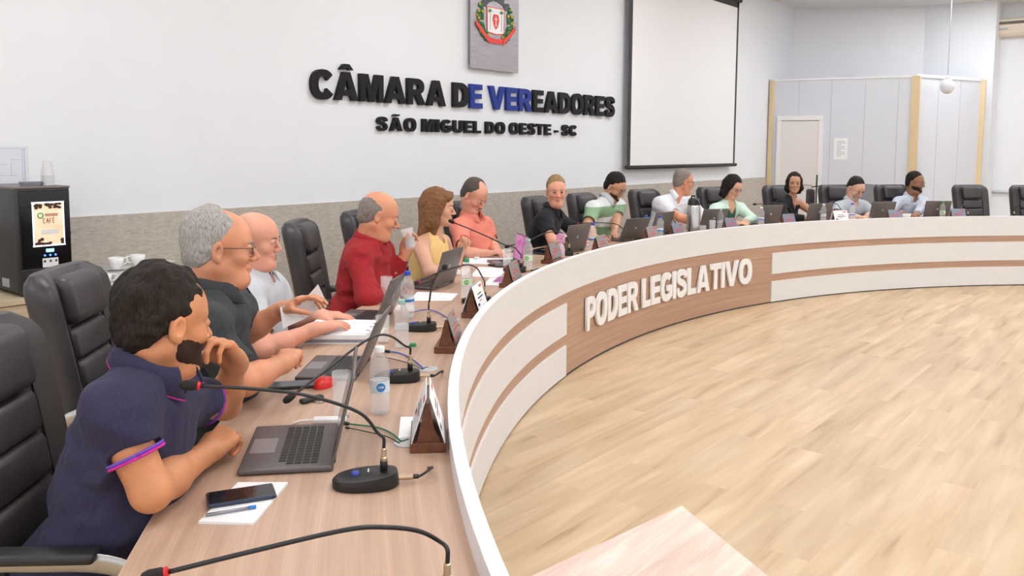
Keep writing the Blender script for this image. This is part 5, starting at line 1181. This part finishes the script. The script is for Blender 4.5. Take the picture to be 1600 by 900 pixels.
# ------------------------------------------------------------------ papers and small things
npd = paper('notepad', [(310,819),(396,821),(450,757),(372,757)], 'white notepad under the dark phone by the forearm of the navy polo', .006)
q = onz(377, 777, TT+.008); phone(q, math.atan2(*( (onz(436,768,TT+.007)-onz(318,786,TT+.007)).yx)), 'dark phone in a blue case lying on the white notepad', z=TT+.0068)
pn_ = thing('ballpoint_pen', onz(362, 797, TT+.012), 0, 'slim pen lying on the notepad beside the dark phone', 'pen'); a_ = onz(322,804,TT+.012)-pn_.location; b_ = onz(400,791,TT+.012)-pn_.location
a_.z = b_.z = -.0005
MB().tube([a_, a_.lerp(b_, .85)], .0036, 8).build('barrel', mat('pen_silver', (.3,.3,.34), .3, .6), pn_); MB().tube([a_.lerp(b_, .85), b_], .0042, 8).build('cap', m_lblb, pn_); MB().tube([a_, a_+(a_-b_).normalized()*.008], [.003,.001], 8).build('tip', m_gold, pn_)
paper('paper_sheet', [(622,689),(666,684),(668,652),(626,652)], 'small blank white sheet beside the paper tent nameplate')
paper('paper_sheet', [(640,470),(705,470),(716,459),(652,456)], 'white sheet between the green-capped bottle and the red shirt', lines=2)
paper('paper_sheet', [(617,484),(642,486),(648,478),(622,476)], 'small white note behind the blue-capped bottle')
for k, (cs, lb, ln) in enumerate((([(722,412),(790,414),(806,404),(740,398)], 'printed white sheets before the salmon polo', 4), ([(735,432),(780,434),(792,420),(748,417)], 'printed white sheet beside the green-capped bottle', 3), ([(755,446),(790,447),(800,436),(766,434)], 'white booklet behind the steel nameplate', 2),
    ([(702,428),(728,430),(735,420),(710,418)], 'white sheet behind the laptop with spectacles', 0), ([(896,385),(922,386),(932,377),(906,375)], 'white sheet before the striped polo', 1))):
    paper('paper_sheet', cs, lb, .002, lines=ln)
paper('booklet', [(770,441),(793,442),(799,434),(779,433)], 'small magazine with a purple and yellow cover among the white sheets', .004, mat('purple_cover', (.35,.10,.30), .5), cat='magazine')
paper('booklet', [(655,428),(700,430),(706,424),(668,421)], 'pale folder under the hands of the woman in yellow', .004, mat('pale_lilac_cover', (.62,.52,.62), .5), cat='folder')
for k, (px, lb) in enumerate(((1160, 'papers before the mint cardigan'), (1348, 'papers before the light grey polo'))):
    a = atx(px, .35); o = thing('paper_sheet', pol(.35, a, TT), R(a), 'white '+lb, 'paper'); MB().box((0,0,.0025), (.21,.30,.004)).build('sheet', m_paper, o)
    for j in range(5): MB().box((-.07+.03*j,0,.005), (.004,.22,.0008)).build('printed_line', MATS['grey_ink'], o)
# stack of documents before the man in charcoal
ds = [onz(a, b, TT) for a, b in ((463,538),(577,538),(600,515),(492,512))]; cdoc = sum(ds, Vector())/4
o = thing('document_stack', (cdoc.x, cdoc.y, TT), 0, 'thick stack of white documents between the charcoal polo and the laptop', 'papers')
rd = random.Random(2)
for k in range(5):
    th = (.004,.016,.012,.006,.004)[k]; z0 = (.0004,.0048,.0212,.0336,.040)[k]; j = rd.uniform(-.012, .012); sc_ = 1.05 if k == 0 else .93
    MB().prism([((p-cdoc).x*sc_+j, (p-cdoc).y*sc_+j*.5) for p in ds], th, z0=z0).build('document', m_paper if k != 1 else mat('lilac_page_edge', (.62,.60,.68), .8), o)
f = MB(); 
for j in range(3): f.tube([(ds[1].lerp(ds[2], .2+.3*j)-cdoc)*.93+Vector((0,0,.0445)), (ds[1].lerp(ds[2], .2+.3*j)-cdoc)*.80+Vector((0,0,.0448))], .0016, 5)
f.build('binder_clip', m_ink, o)
# folded paper in the raised hand
pw_ = thing('folded_paper', D(482, 470, 2.97), 0, 'folded white paper held up by the white-haired man', 'paper')
pts = [D(437,479,2.92), D(468,477,2.95), D(497,444,2.96), D(511,474,3.02), D(476,498,3.0), D(442,513,2.93)]; c_ = pw_.location
mb = MB(); mid = [(p-c_) for p in pts]; v = [mb.bm.verts.new(p) for p in mid]; mb.bm.faces.new([v[0], v[1], v[4], v[5]]); mb.bm.faces.new([v[1], v[2], v[3], v[4]])
o = mb.build('sheet', m_paper, pw_, recalc=False); sm = o.modifiers.new('thickness', 'SOLIDIFY'); sm.thickness = .0012
# mouse, phone, keys
q = onz(508, 603, TT); ms = thing('computer_mouse', (q.x, q.y, TT), R(20), 'bright red computer mouse beside the empty tall glass', 'mouse')
MB().lathe([(1.0,0),(1.0,.25),(.93,.55),(.75,.8),(.45,.95),(0,1.0)], n=28, sx=.056, sy=.032).deform(lambda p: Vector((p.x, p.y, p.z*.034*(1-.25*(p.x/.056))+.001))).build('mouse_body', m_red, ms, smooth=True); MB().box((.032,0,.0265), (.016,.006,.008), .002).build('scroll_wheel', m_pl, ms)
q = onz(456, 604, TT); phone(q, math.atan2(*((onz(490,602,TT)-onz(418,606,TT)).yx)), 'dark phone beside the red mouse, half under the laptop edge', .078, .17, m_pl)
q = onz(487, 627, TT); ky = thing('key_fob', (q.x, q.y, TT), math.atan2(*((onz(510,621,TT)-onz(460,634,TT)).yx)), 'black car key fob with a metal ring in front of the red mouse', 'keys')
MB().box((0,.0,.008), (.085,.026,.014), .006, 3).build('fob', m_pl, ky, smooth='auto'); MB().tube([(.01+.016*math.cos(2*PI*k/20), -.026+.016*math.sin(2*PI*k/20), .003) for k in range(21)], .0016, 6).build('key_ring', m_chr, ky); MB().box((.022,-.033,.003), (.03,.010,.003), .001).build('key', m_chr, ky)
# cable discs and cables
def disc(px, py, label):
    q = onz(px, py, TT); o = thing('cable_grommet', (q.x, q.y, TT), 0, label, 'cable grommet'); MB().lathe([(.04,0),(.04,.003),(.036,.0045),(0,.0045)], n=30).build('cover', mat('light_grey_plastic', (.5,.5,.5), .45), o, smooth='auto'); MB().box((.0,.012,.0048),(.03,.008,.0008)).build('slot', m_pl, o); return o
disc(637, 692, 'round grey cable grommet in front of the small white sheet'); disc(668, 577, 'round grey cable grommet behind the second microphone base'); disc(705, 500, 'round grey cable grommet near the edge-on nameplate')
def cable(pts, r, m_, label):
    P = [onz(a, b, TT+.006) for a, b in pts]; o = thing('cable', (P[0].x, P[0].y, TT), 0, label, 'cable'); P = [p-o.location for p in P]
    MB().tube(smoothpath(P, 8), r, 8).build('cord', m_, o, smooth=True); MB().tube([P[0], P[0].lerp(P[1], .35)], r*2, 8).build('plug', m_pl, o); return o
cable([(537,661),(560,664),(590,668),(612,677),(627,690)], .0026, mat('green_cord', (.02,.22,.10), .5), 'green cable running from the near laptop to the grommet'); cable([(540,668),(556,671),(580,676),(604,682),(624,692)], .0018, m_pl, 'thin black cable below the green cable')
cable([(600,548),(625,552),(645,562),(662,576)], .003, mat('blue_cord', (.05,.12,.5), .5), 'blue cable behind the opened water bottle'); cable([(588,557),(610,560),(640,568),(660,577)], .0018, m_pl, 'thin dark cable beside the blue cable')
cable([(640,489),(662,484),(682,487),(700,497)], .0028, MATS['blue_cord'], 'pale blue cable behind the upright microphone')
q = onz(500, 660, TT); o = thing('cable_adapter', (q.x, q.y, TT), rzin(q), 'white adapter behind the hinge of the near laptop', 'adapter'); MB().box((0,.03,.008),(.035,.10,.014),.004).build('adapter_body', m_capw, o); MB().tube([(0,-.02,.008),(.0,-.06,.006),(.02,-.08,.004)], .003).build('lead', m_capw, o)
q = onz(645, 541, TT); o = thing('bottle_cap', (q.x, q.y, TT), 0, 'loose green bottle cap lying beside the opened bottle', 'bottle cap'); MB().lathe([(0,.012),(.013,.012),(.0145,.010),(.0145,0),(.012,0)], n=24).build('cap_shell', m_capg, o, smooth='auto'); MB().lathe([(.0149,.0),(.0149,.003)], n=24).build('cap_ring', m_capg, o)
q = onz(745, 406, TT); o = thing('bottle_cap', (q.x, q.y, TT), 0, 'white cap lying on the papers before the salmon polo', 'bottle cap'); MB().lathe([(0,.022),(.018,.022),(.02,.018),(.02,0),(.017,0)], n=20).build('cap_shell', m_capw, o, smooth='auto')
# spectacles on the laptop, phone and folder
q = onz(672, 446, TT+.03); o = thing('spectacles', (q.x, q.y, TT+.019), rzin(q, 20), 'folded thin-framed spectacles lying on a laptop keyboard', 'spectacles'); g = MB()
brn = mat('tortoise_frame', (.10,.04,.025), .3)
for s_ in (-1, 1):
    g.tube([(s_*.034+.027*math.cos(2*PI*k/20), 0, .024+.021*math.sin(2*PI*k/20)) for k in range(21)], .0016, 6); g.tube([(s_*.061,0,.03),(s_*.066,-.05,.02),(s_*.06,-.13,.004)], .0015, 6)
g.tube([(-.007,0,.028),(.007,0,.028)], .0014, 6); g.build('frame', brn, o)
for s_ in (-1, 1): MB().prism([(s_*.034+.026*math.cos(2*PI*k/16), .024+.020*math.sin(2*PI*k/16)) for k in range(16)], .001, Matrix(((1,0,0,0),(0,0,-1,0),(0,1,0,0),(0,0,0,1)))).build('lens', M_LENS, o)
phone(onz(776, 414, TT), R(20), 'dark phone lying on the papers behind the empty glass', .08, .16, m_pl, TT+.003)
q = pol(.50, atx(852, .50)); o = thing('document_folder', (q.x, q.y, TT), rzin(q, 0), 'flat black folder on the table in front of the black polo', 'folder'); MB().box((0,0,.008),(.34,.24,.014),.004).build('cover', m_pl, o); MB().box((0,0,.0157),(.30,.20,.0012)).build('inlay', m_scr, o)
# pink spray bottle
q = pol(.22, atx(875, .22)); o = thing('spray_bottle', (q.x, q.y, TT), rzin(q, 70), 'pink trigger spray bottle behind a steel nameplate', 'spray bottle'); pk = mat('pink_plastic', (.85,.42,.68), .35)
MB().lathe([(0,0),(.034,0),(.037,.01),(.037,.075),(.028,.105),(.014,.12),(.013,.135)], n=22).build('bottle_body', mat('pale_pink_plastic', (.80,.60,.70), .3, Alpha=.8), o, smooth='auto'); MB().lathe([(.017,.128),(.017,.15)], n=16, cap=True).build('collar', pk, o)
MB().prism([(-.03,.148),(.016,.148),(.02,.165),(.05,.172),(.052,.19),(.0,.196),(-.035,.186)], .024, Matrix(((1,0,0,0),(0,0,-1,.012),(0,1,0,0),(0,0,0,1)))).build('spray_head', pk, o); MB().tube([(.024,0,.166),(.034,0,.145),(.05,0,.128)], .005, 8).build('trigger', pk, o); MB().tube([(.05,0,.181),(.064,0,.181)], .006, 8).build('nozzle', m_capw, o)
# steel flask
q = pol(.26, atx(1083, .26)); o = thing('vacuum_flask', (q.x, q.y, TT), rzin(q, 60), 'tall steel vacuum flask with a black pump top', 'flask'); stl_ = mat('polished_steel', (.55,.53,.52), .22, 1)
MB().lathe([(.066,.012),(.066,.265),(.06,.285)], n=30, cap=True).build('steel_body', stl_, o, smooth='auto'); MB().lathe([(.068,0),(.068,.014)], n=30, cap=True).build('base_ring', m_pl, o)
MB().lathe([(.062,.285),(.060,.31),(.052,.345),(.03,.355),(0,.357)], n=28).build('pump_top', m_pl, o, smooth=True); MB().tube([(.03,0,.335),(.085,0,.328),(.098,0,.305)], .011, 8).build('spout', m_pl, o); MB().tube([(-.058,0,.30),(-.09,0,.33),(-.04,0,.375),(.02,0,.372)], .008, 8).build('handle', m_pl, o)
# white cup before the checked shirt
def cup(p, z, label, rz=0., tiltc=False, saucer=True, group=None):
    c = thing('coffee_cup', (p[0], p[1], z), rz, label, 'cup', group); MB().lathe([(0,.002),(.02,.0),(.022,.004),(.036,.026),(.041,.060),(.0385,.060),(.034,.028),(.018,.008),(0,.007)], n=26).build('bowl', m_china, c, smooth=True)
    MB().tube(smoothpath([(.036,0,.052),(.056,0,.053),(.062,0,.038),(.050,0,.022),(.031,0,.020)], 5), .0038, 8).build('handle', m_china, c, smooth=True)
    for ch_ in [x for x in SC.objects if x.parent == c]:
        for v in ch_.data.vertices: v.co *= 1.22
    return c
m_china = mat('white_porcelain', (.84,.84,.83), .15)
q = pol(.33, atx(1416, .33)); cup(q, TT, 'white coffee cup before the man in the checked shirt')
q = pol(.33, atx(1420, .3, .9)); phone(pol(.36, atx(1409, .36)), R(10), 'dark phone beside the white cup near the checked shirt', m=m_pl)
q = pol(.50, atx(965, .50)); phone(q, R(angof(q)+60), 'dark phone under the hands of the man in the striped polo', m=m_pl)
# ------------------------------------------------------------------ the coffee corner
CZ = .735; CYF = 5.18
cx0, cx1 = 1.0, 3.62
cbn = thing('sideboard', ((cx0+cx1)/2, (CYF+5.74)/2, 0), 0, 'low pale wood sideboard against the stone wainscot carrying the coffee machine', 'sideboard')
m_ash = wood('pale_ash_wood', (.42,.34,.22), (.62,.52,.37), (2, 30, 30), 'Object', .5); W_ = cx1-cx0
MB().box((0,0,CZ-.015), (W_+.03, .58, .03), .003).build('top', m_ash, cbn)
for x in (-W_/2+.01, W_/2-.01): MB().box((x,0,(CZ-.03)/2), (.02,.54,CZ-.03)).build('side_panel', m_ash, cbn)
MB().box((0,.26,(CZ-.03)/2), (W_-.04,.015,CZ-.03)).build('back_panel', m_ash, cbn)
for k in range(4):
    x = -W_/2+W_*(k+.5)/4; d = MB().box((x,-.27,(CZ-.03)/2+.03), (W_/4-.008,.018,CZ-.10), .002).build('door', m_ash, cbn); MB().tube([(x+.2*(-1)**k,-.30,.40),(x+.2*(-1)**k,-.30,.52)], .006).build('handle', m_chr, d)
a_ = ony(32, 466, 5.22); b_ = ony(114, 457, 5.22); mw = .36; mh = .655
mxc = ony(27, 380, 5.24).x; mx1 = ony(113, 380, 5.24).x; mw = mx1-mxc
cmn = thing('coffee_machine', ((mxc+mx1)/2, 5.24+.24, CZ), 0, 'tall black coffee machine with a lit poster panel on the sideboard', 'coffee machine')
mh = ony(70, 294, 5.24).z-CZ; m_mb = mat('machine_black', (.03,.03,.034), .4); m_gb = mat('glossy_black_front', (.006,.006,.008), .12)
MB().box((0,0,mh/2+.01), (mw, .46, mh-.02), .008).build('casing', m_mb, cmn, smooth='auto'); MB().box((.02*mw,-.234,mh*.62), (mw*.92,.012,mh*.72), .004).build('front_panel', m_gb, cmn); MB().box((0,-.232,mh*.13), (mw*.96,.02,mh*.24), .004).build('dispensing_bay', m_pl, cmn)
MB().box((0,.0,mh+.004), (mw*1.01,.47,.012), .003).build('lid', mat('machine_lid', (.16,.14,.13), .4), cmn)
ps_m, nt, b = nodes('lit_poster'); tcn = texmap(nt, (1,1,1)); c = ramp(nt, noise(nt, tcn, 9, 4), [(.3, (.80,.62,.38)), (.7, (.90,.80,.62))]); nt.links.new(c, b.inputs['Base Color']); nt.links.new(c, b.inputs['Emission Color']); b.inputs['Emission Strength'].default_value = .22
pwd = mw*.56; phh = mh*.405; pcx = .07*mw; pcz = mh*.665
po = MB().box((pcx,-.2415,pcz), (pwd,.004,phh)).build('poster', ps_m, cmn)
fr = MB()
for a, bb, w_, h_ in ((0, phh/2, pwd+.01, .008), (0, -phh/2, pwd+.01, .008), (-pwd/2, 0, .006, phh), (pwd/2, 0, .006, phh)): fr.box((pcx+a,-.243,pcz+bb), (w_,.005,h_))
fr.build('poster_frame', emis('lit_white_rim', (.75,.82,1), .9), po)
bn = mat('coffee_bean_brown', (.06,.02,.008), .5); rd = random.Random(4)
for k in range(44):
    t_ = rd.random(); top_ = k < 26; x = pcx+pwd*(rd.random()-.5)*.94; z = pcz+(phh*(.47-.10*rd.random()) if top_ else -phh*(.46-.13*abs(rd.random()-.1)*(1 if abs(x-pcx) > pwd*.2 else .2)))
    MB().lathe([(0,-.001),(.8,-.0005),(1,0),(.0,.0018)], n=8, sx=.011, sy=.008, axis=(0,1,0)).deform(lambda p, x=x, z=z: p+Vector((x,-.2445,z))).build('bean_print', bn, po)
MB().lathe([(.011,-.001),(.018,-.001),(.018,.001),(.011,.001)], n=20, axis=(0,1,0)).deform(lambda p: p+Vector((pcx-pwd*.26,-.2445,pcz+phh*.20))).build('round_logo', m_lblg, po)
def prn(w_, h_, dx, dz_, m_): MB().box((pcx+dx*pwd,-.2445,pcz+dz_*phh), (w_*pwd,.0015,h_*phh)).build('print_line', m_, po)
prn(.42,.022,.10,.225,mat('poster_red', (.45,.10,.05), .6)); prn(.42,.018,.10,.190,MATS['poster_red']); prn(.56,.10,.03,-.18,m_capw)
x = 0
for ch in 'CAFÉ':                                                            # the word on the poster
    ol = {'C': [[(0,0),(.5,0),(.5,.12),(.12,.12),(.12,.88),(.5,.88),(.5,1),(0,1)]], 'A': [[(0,0),(.12,0),(.15,.3),(.42,.3),(.45,0),(.57,0),(.36,1),(.21,1)]], 'F': [[(0,0),(.12,0),(.12,.45),(.4,.45),(.4,.57),(.12,.57),(.12,.88),(.48,.88),(.48,1),(0,1)]],
          'É': [[(0,0),(.48,0),(.48,.12),(.12,.12),(.12,.45),(.4,.45),(.4,.57),(.12,.57),(.12,.88),(.48,.88),(.48,1),(0,1)], [(.15,1.08),(.25,1.08),(.4,1.3),(.28,1.3)]]}[ch]
    f = MB(); sc_ = .030
    for o_ in ol: f.prism([(pcx-.03+(x+a)*sc_*.8, pcz+phh*.02+b2*sc_) for a, b2 in o_], .0015, Matrix(((1,0,0,0),(0,0,-1,-.2440),(0,1,0,0),(0,0,0,1))))
    f.build('poster_letter', MATS['poster_red'], po); x += .72
dsp = MB().box((pcx*1.1,-.2415,mh*.415), (.045,.003,.020), .002).build('status_display', emis('cyan_display', (.25,.7,1), 1.6), cmn)
for k in range(3): MB().lathe([(0,-.002),(.006,-.002),(.006,.001)], n=12, axis=(0,1,0)).deform(lambda p, k=k: p+Vector((pcx*1.1-.03+.03*k,-.242,mh*.37))).build('button_light', emis('blue_led', (.05,.15,1), 3), cmn)
MB().box((pcx*1.1,-.2415,mh*.30), (mw*.29,.003,mh*.085), .001).build('button_label', m_capw, cmn)
for k in range(3): MB().box((pcx*1.1-.032+.032*k,-.2435,mh*.315), (.012,.002,.014), .002).build('selection_key', m_ink, cmn)
MB().tube([(mw/2,-.15,mh*.55),(mw/2+.03,-.15,mh*.55)], .010).build('lock', m_pl, cmn); MB().box((-mw/2-.002,-.05,mh*.11), (.004,.10,.05)).build('sticker', mat('grey_badge2', (.4,.4,.42), .5), cmn)
for x in (-1, 1):
    for y in (-1, 1): MB().lathe([(.014,0),(.014,.012)], (x*mw*.4, y*.19, 0), 12, cap=True).build('foot', m_pl, cmn)
# plastic cups and a drip tray on top of the machine
tz = CZ+mh+.0105; q = ony(75, 285, 5.40)
for k in range(6):
    c = thing('plastic_cup', (q.x, q.y, tz+.0885+.0115*k), 0, 'white disposable cup nested in the stack on the coffee machine', 'cup', 'disposable cups stacked on the coffee machine')
    MB().lathe([(.0,.002),(.024,.0),(.036,.085),(.0375,.085),(.0365,.088),(.034,.083),(.022,.004)], n=22).build('cup_wall', mat('white_translucent_plastic', (.78,.78,.80), .35, Alpha=.85), c, smooth='auto')
    MB().lathe([(.0375,.083),(.039,.0855),(.0375,.088)], n=22).build('rim', MATS['white_translucent_plastic'], c); c.rotation_euler = (PI, 0, 0)
q2 = ony(48, 289, 5.42); o = thing('small_tray', (q2.x, q2.y, tz), 0, 'low grey tray on top of the coffee machine', 'tray'); MB().lathe([(0,.004),(.05,.004),(.062,.022),(.065,.022),(.054,0),(0,0)], n=24).build('dish', mat('blue_grey_plastic', (.32,.34,.38), .5), o, smooth='auto')
# drawing taped to the wall
q = ony(12, 262, D_WALL); o = thing('taped_drawing', (q.x, D_WALL-.001, q.z), 0, 'pale technical drawing taped to the wall above the coffee machine', 'drawing'); ww = ony(47,262,D_WALL).x-ony(-20,262,D_WALL).x
MB().box((0,0,0), (ww,.002,.27)).build('sheet', mat('pale_blue_paper', (.72,.74,.80), .8), o); f = MB()
for a, b2, w_, h_ in ((0,.12,ww*.9,.002),(0,-.10,ww*.9,.002),(ww*.40,0,.003,.24),(ww*.35,0,.002,.24),(-.03,-.05,ww*.7,.002),(-.05,.02,.09,.002),(.02,-.01,.002,.09),(-.08,-.03,.002,.12),(.05,.05,.06,.002)): f.box((a,-.002,b2), (w_,.001,h_))
f.build('drawn_lines', mat('blue_grey_line', (.38,.42,.55), .7), o)
# cups and saucers on the sideboard
def saucer(p, z, label, r=.088, group=None):
    s_ = thing('saucer', (p[0], p[1], z), 0, label, 'saucer', group); MB().lathe([(0,.003),(r*.45,.0),(r*.5,.003),(r,.016),(r*1.01,.018),(r*.55,.007),(0,.006)], n=28).build('plate', m_china, s_, smooth=True); MB().lathe([(r*.3,.006),(r*.33,.0085),(r*.36,.006)], n=24).build('well_ring', m_china, s_); return s_
sauc = lambda px, py, z, lb, r=.075: saucer(onz(px, py, CZ), z, lb, r)
# px, top y of the cup; stacked arrangement
P_ = [ony(182, 437, 5.36), ony(216, 437, 5.40), ony(252, 436, 5.42)]
tray = thing('serving_tray', (ony(215, 440, 5.40).x, 5.40, CZ), 0, 'white serving tray holding the coffee cups on the sideboard', 'tray'); MB().box((0,0,.005), (.50,.30,.008), .003).build('tray_base', m_china, tray); MB().tube([(-.25,-.15,.012),(.25,-.15,.012),(.25,.15,.012),(-.25,.15,.012),(-.25,-.15,.012)], .005).build('tray_rim', m_china, tray)
for k, (p, up_) in enumerate(zip(P_, (1, 1, 0))):
    nm = ('left', 'middle', 'right')[k]
    c = cup((p.x, p.y), CZ+.010, 'white cup carrying a saucer, %s on the serving tray' % nm, R(-30)); saucer((p.x, p.y), CZ+.0835, 'white saucer balanced on the %s cup of the tray' % nm)
    if up_: cup((p.x, p.y), CZ+.091, 'white cup on the raised saucer, %s of the tray' % nm, R(0 if k == 0 else 180))
q = ony(160, 441, 5.30); saucer((q.x, q.y-.02), CZ, 'white saucer on the sideboard next to the coffee machine'); cup((q.x, q.y-.02), CZ+.0075, 'white cup on its saucer closest to the coffee machine', R(-10))
q = ony(174, 446, 5.24); o = thing('tea_plate', (q.x+.05, q.y, CZ), 0, 'small white plate with a dark rim at the front edge of the sideboard', 'plate'); MB().lathe([(0,.002),(.045,0),(.08,.010),(.045,.006),(0,.006)], n=28).build('plate', m_china, o, smooth=True); MB().lathe([(.0795,.010),(.082,.0105),(.0795,.012)], n=28).build('dark_rim', m_ink, o)
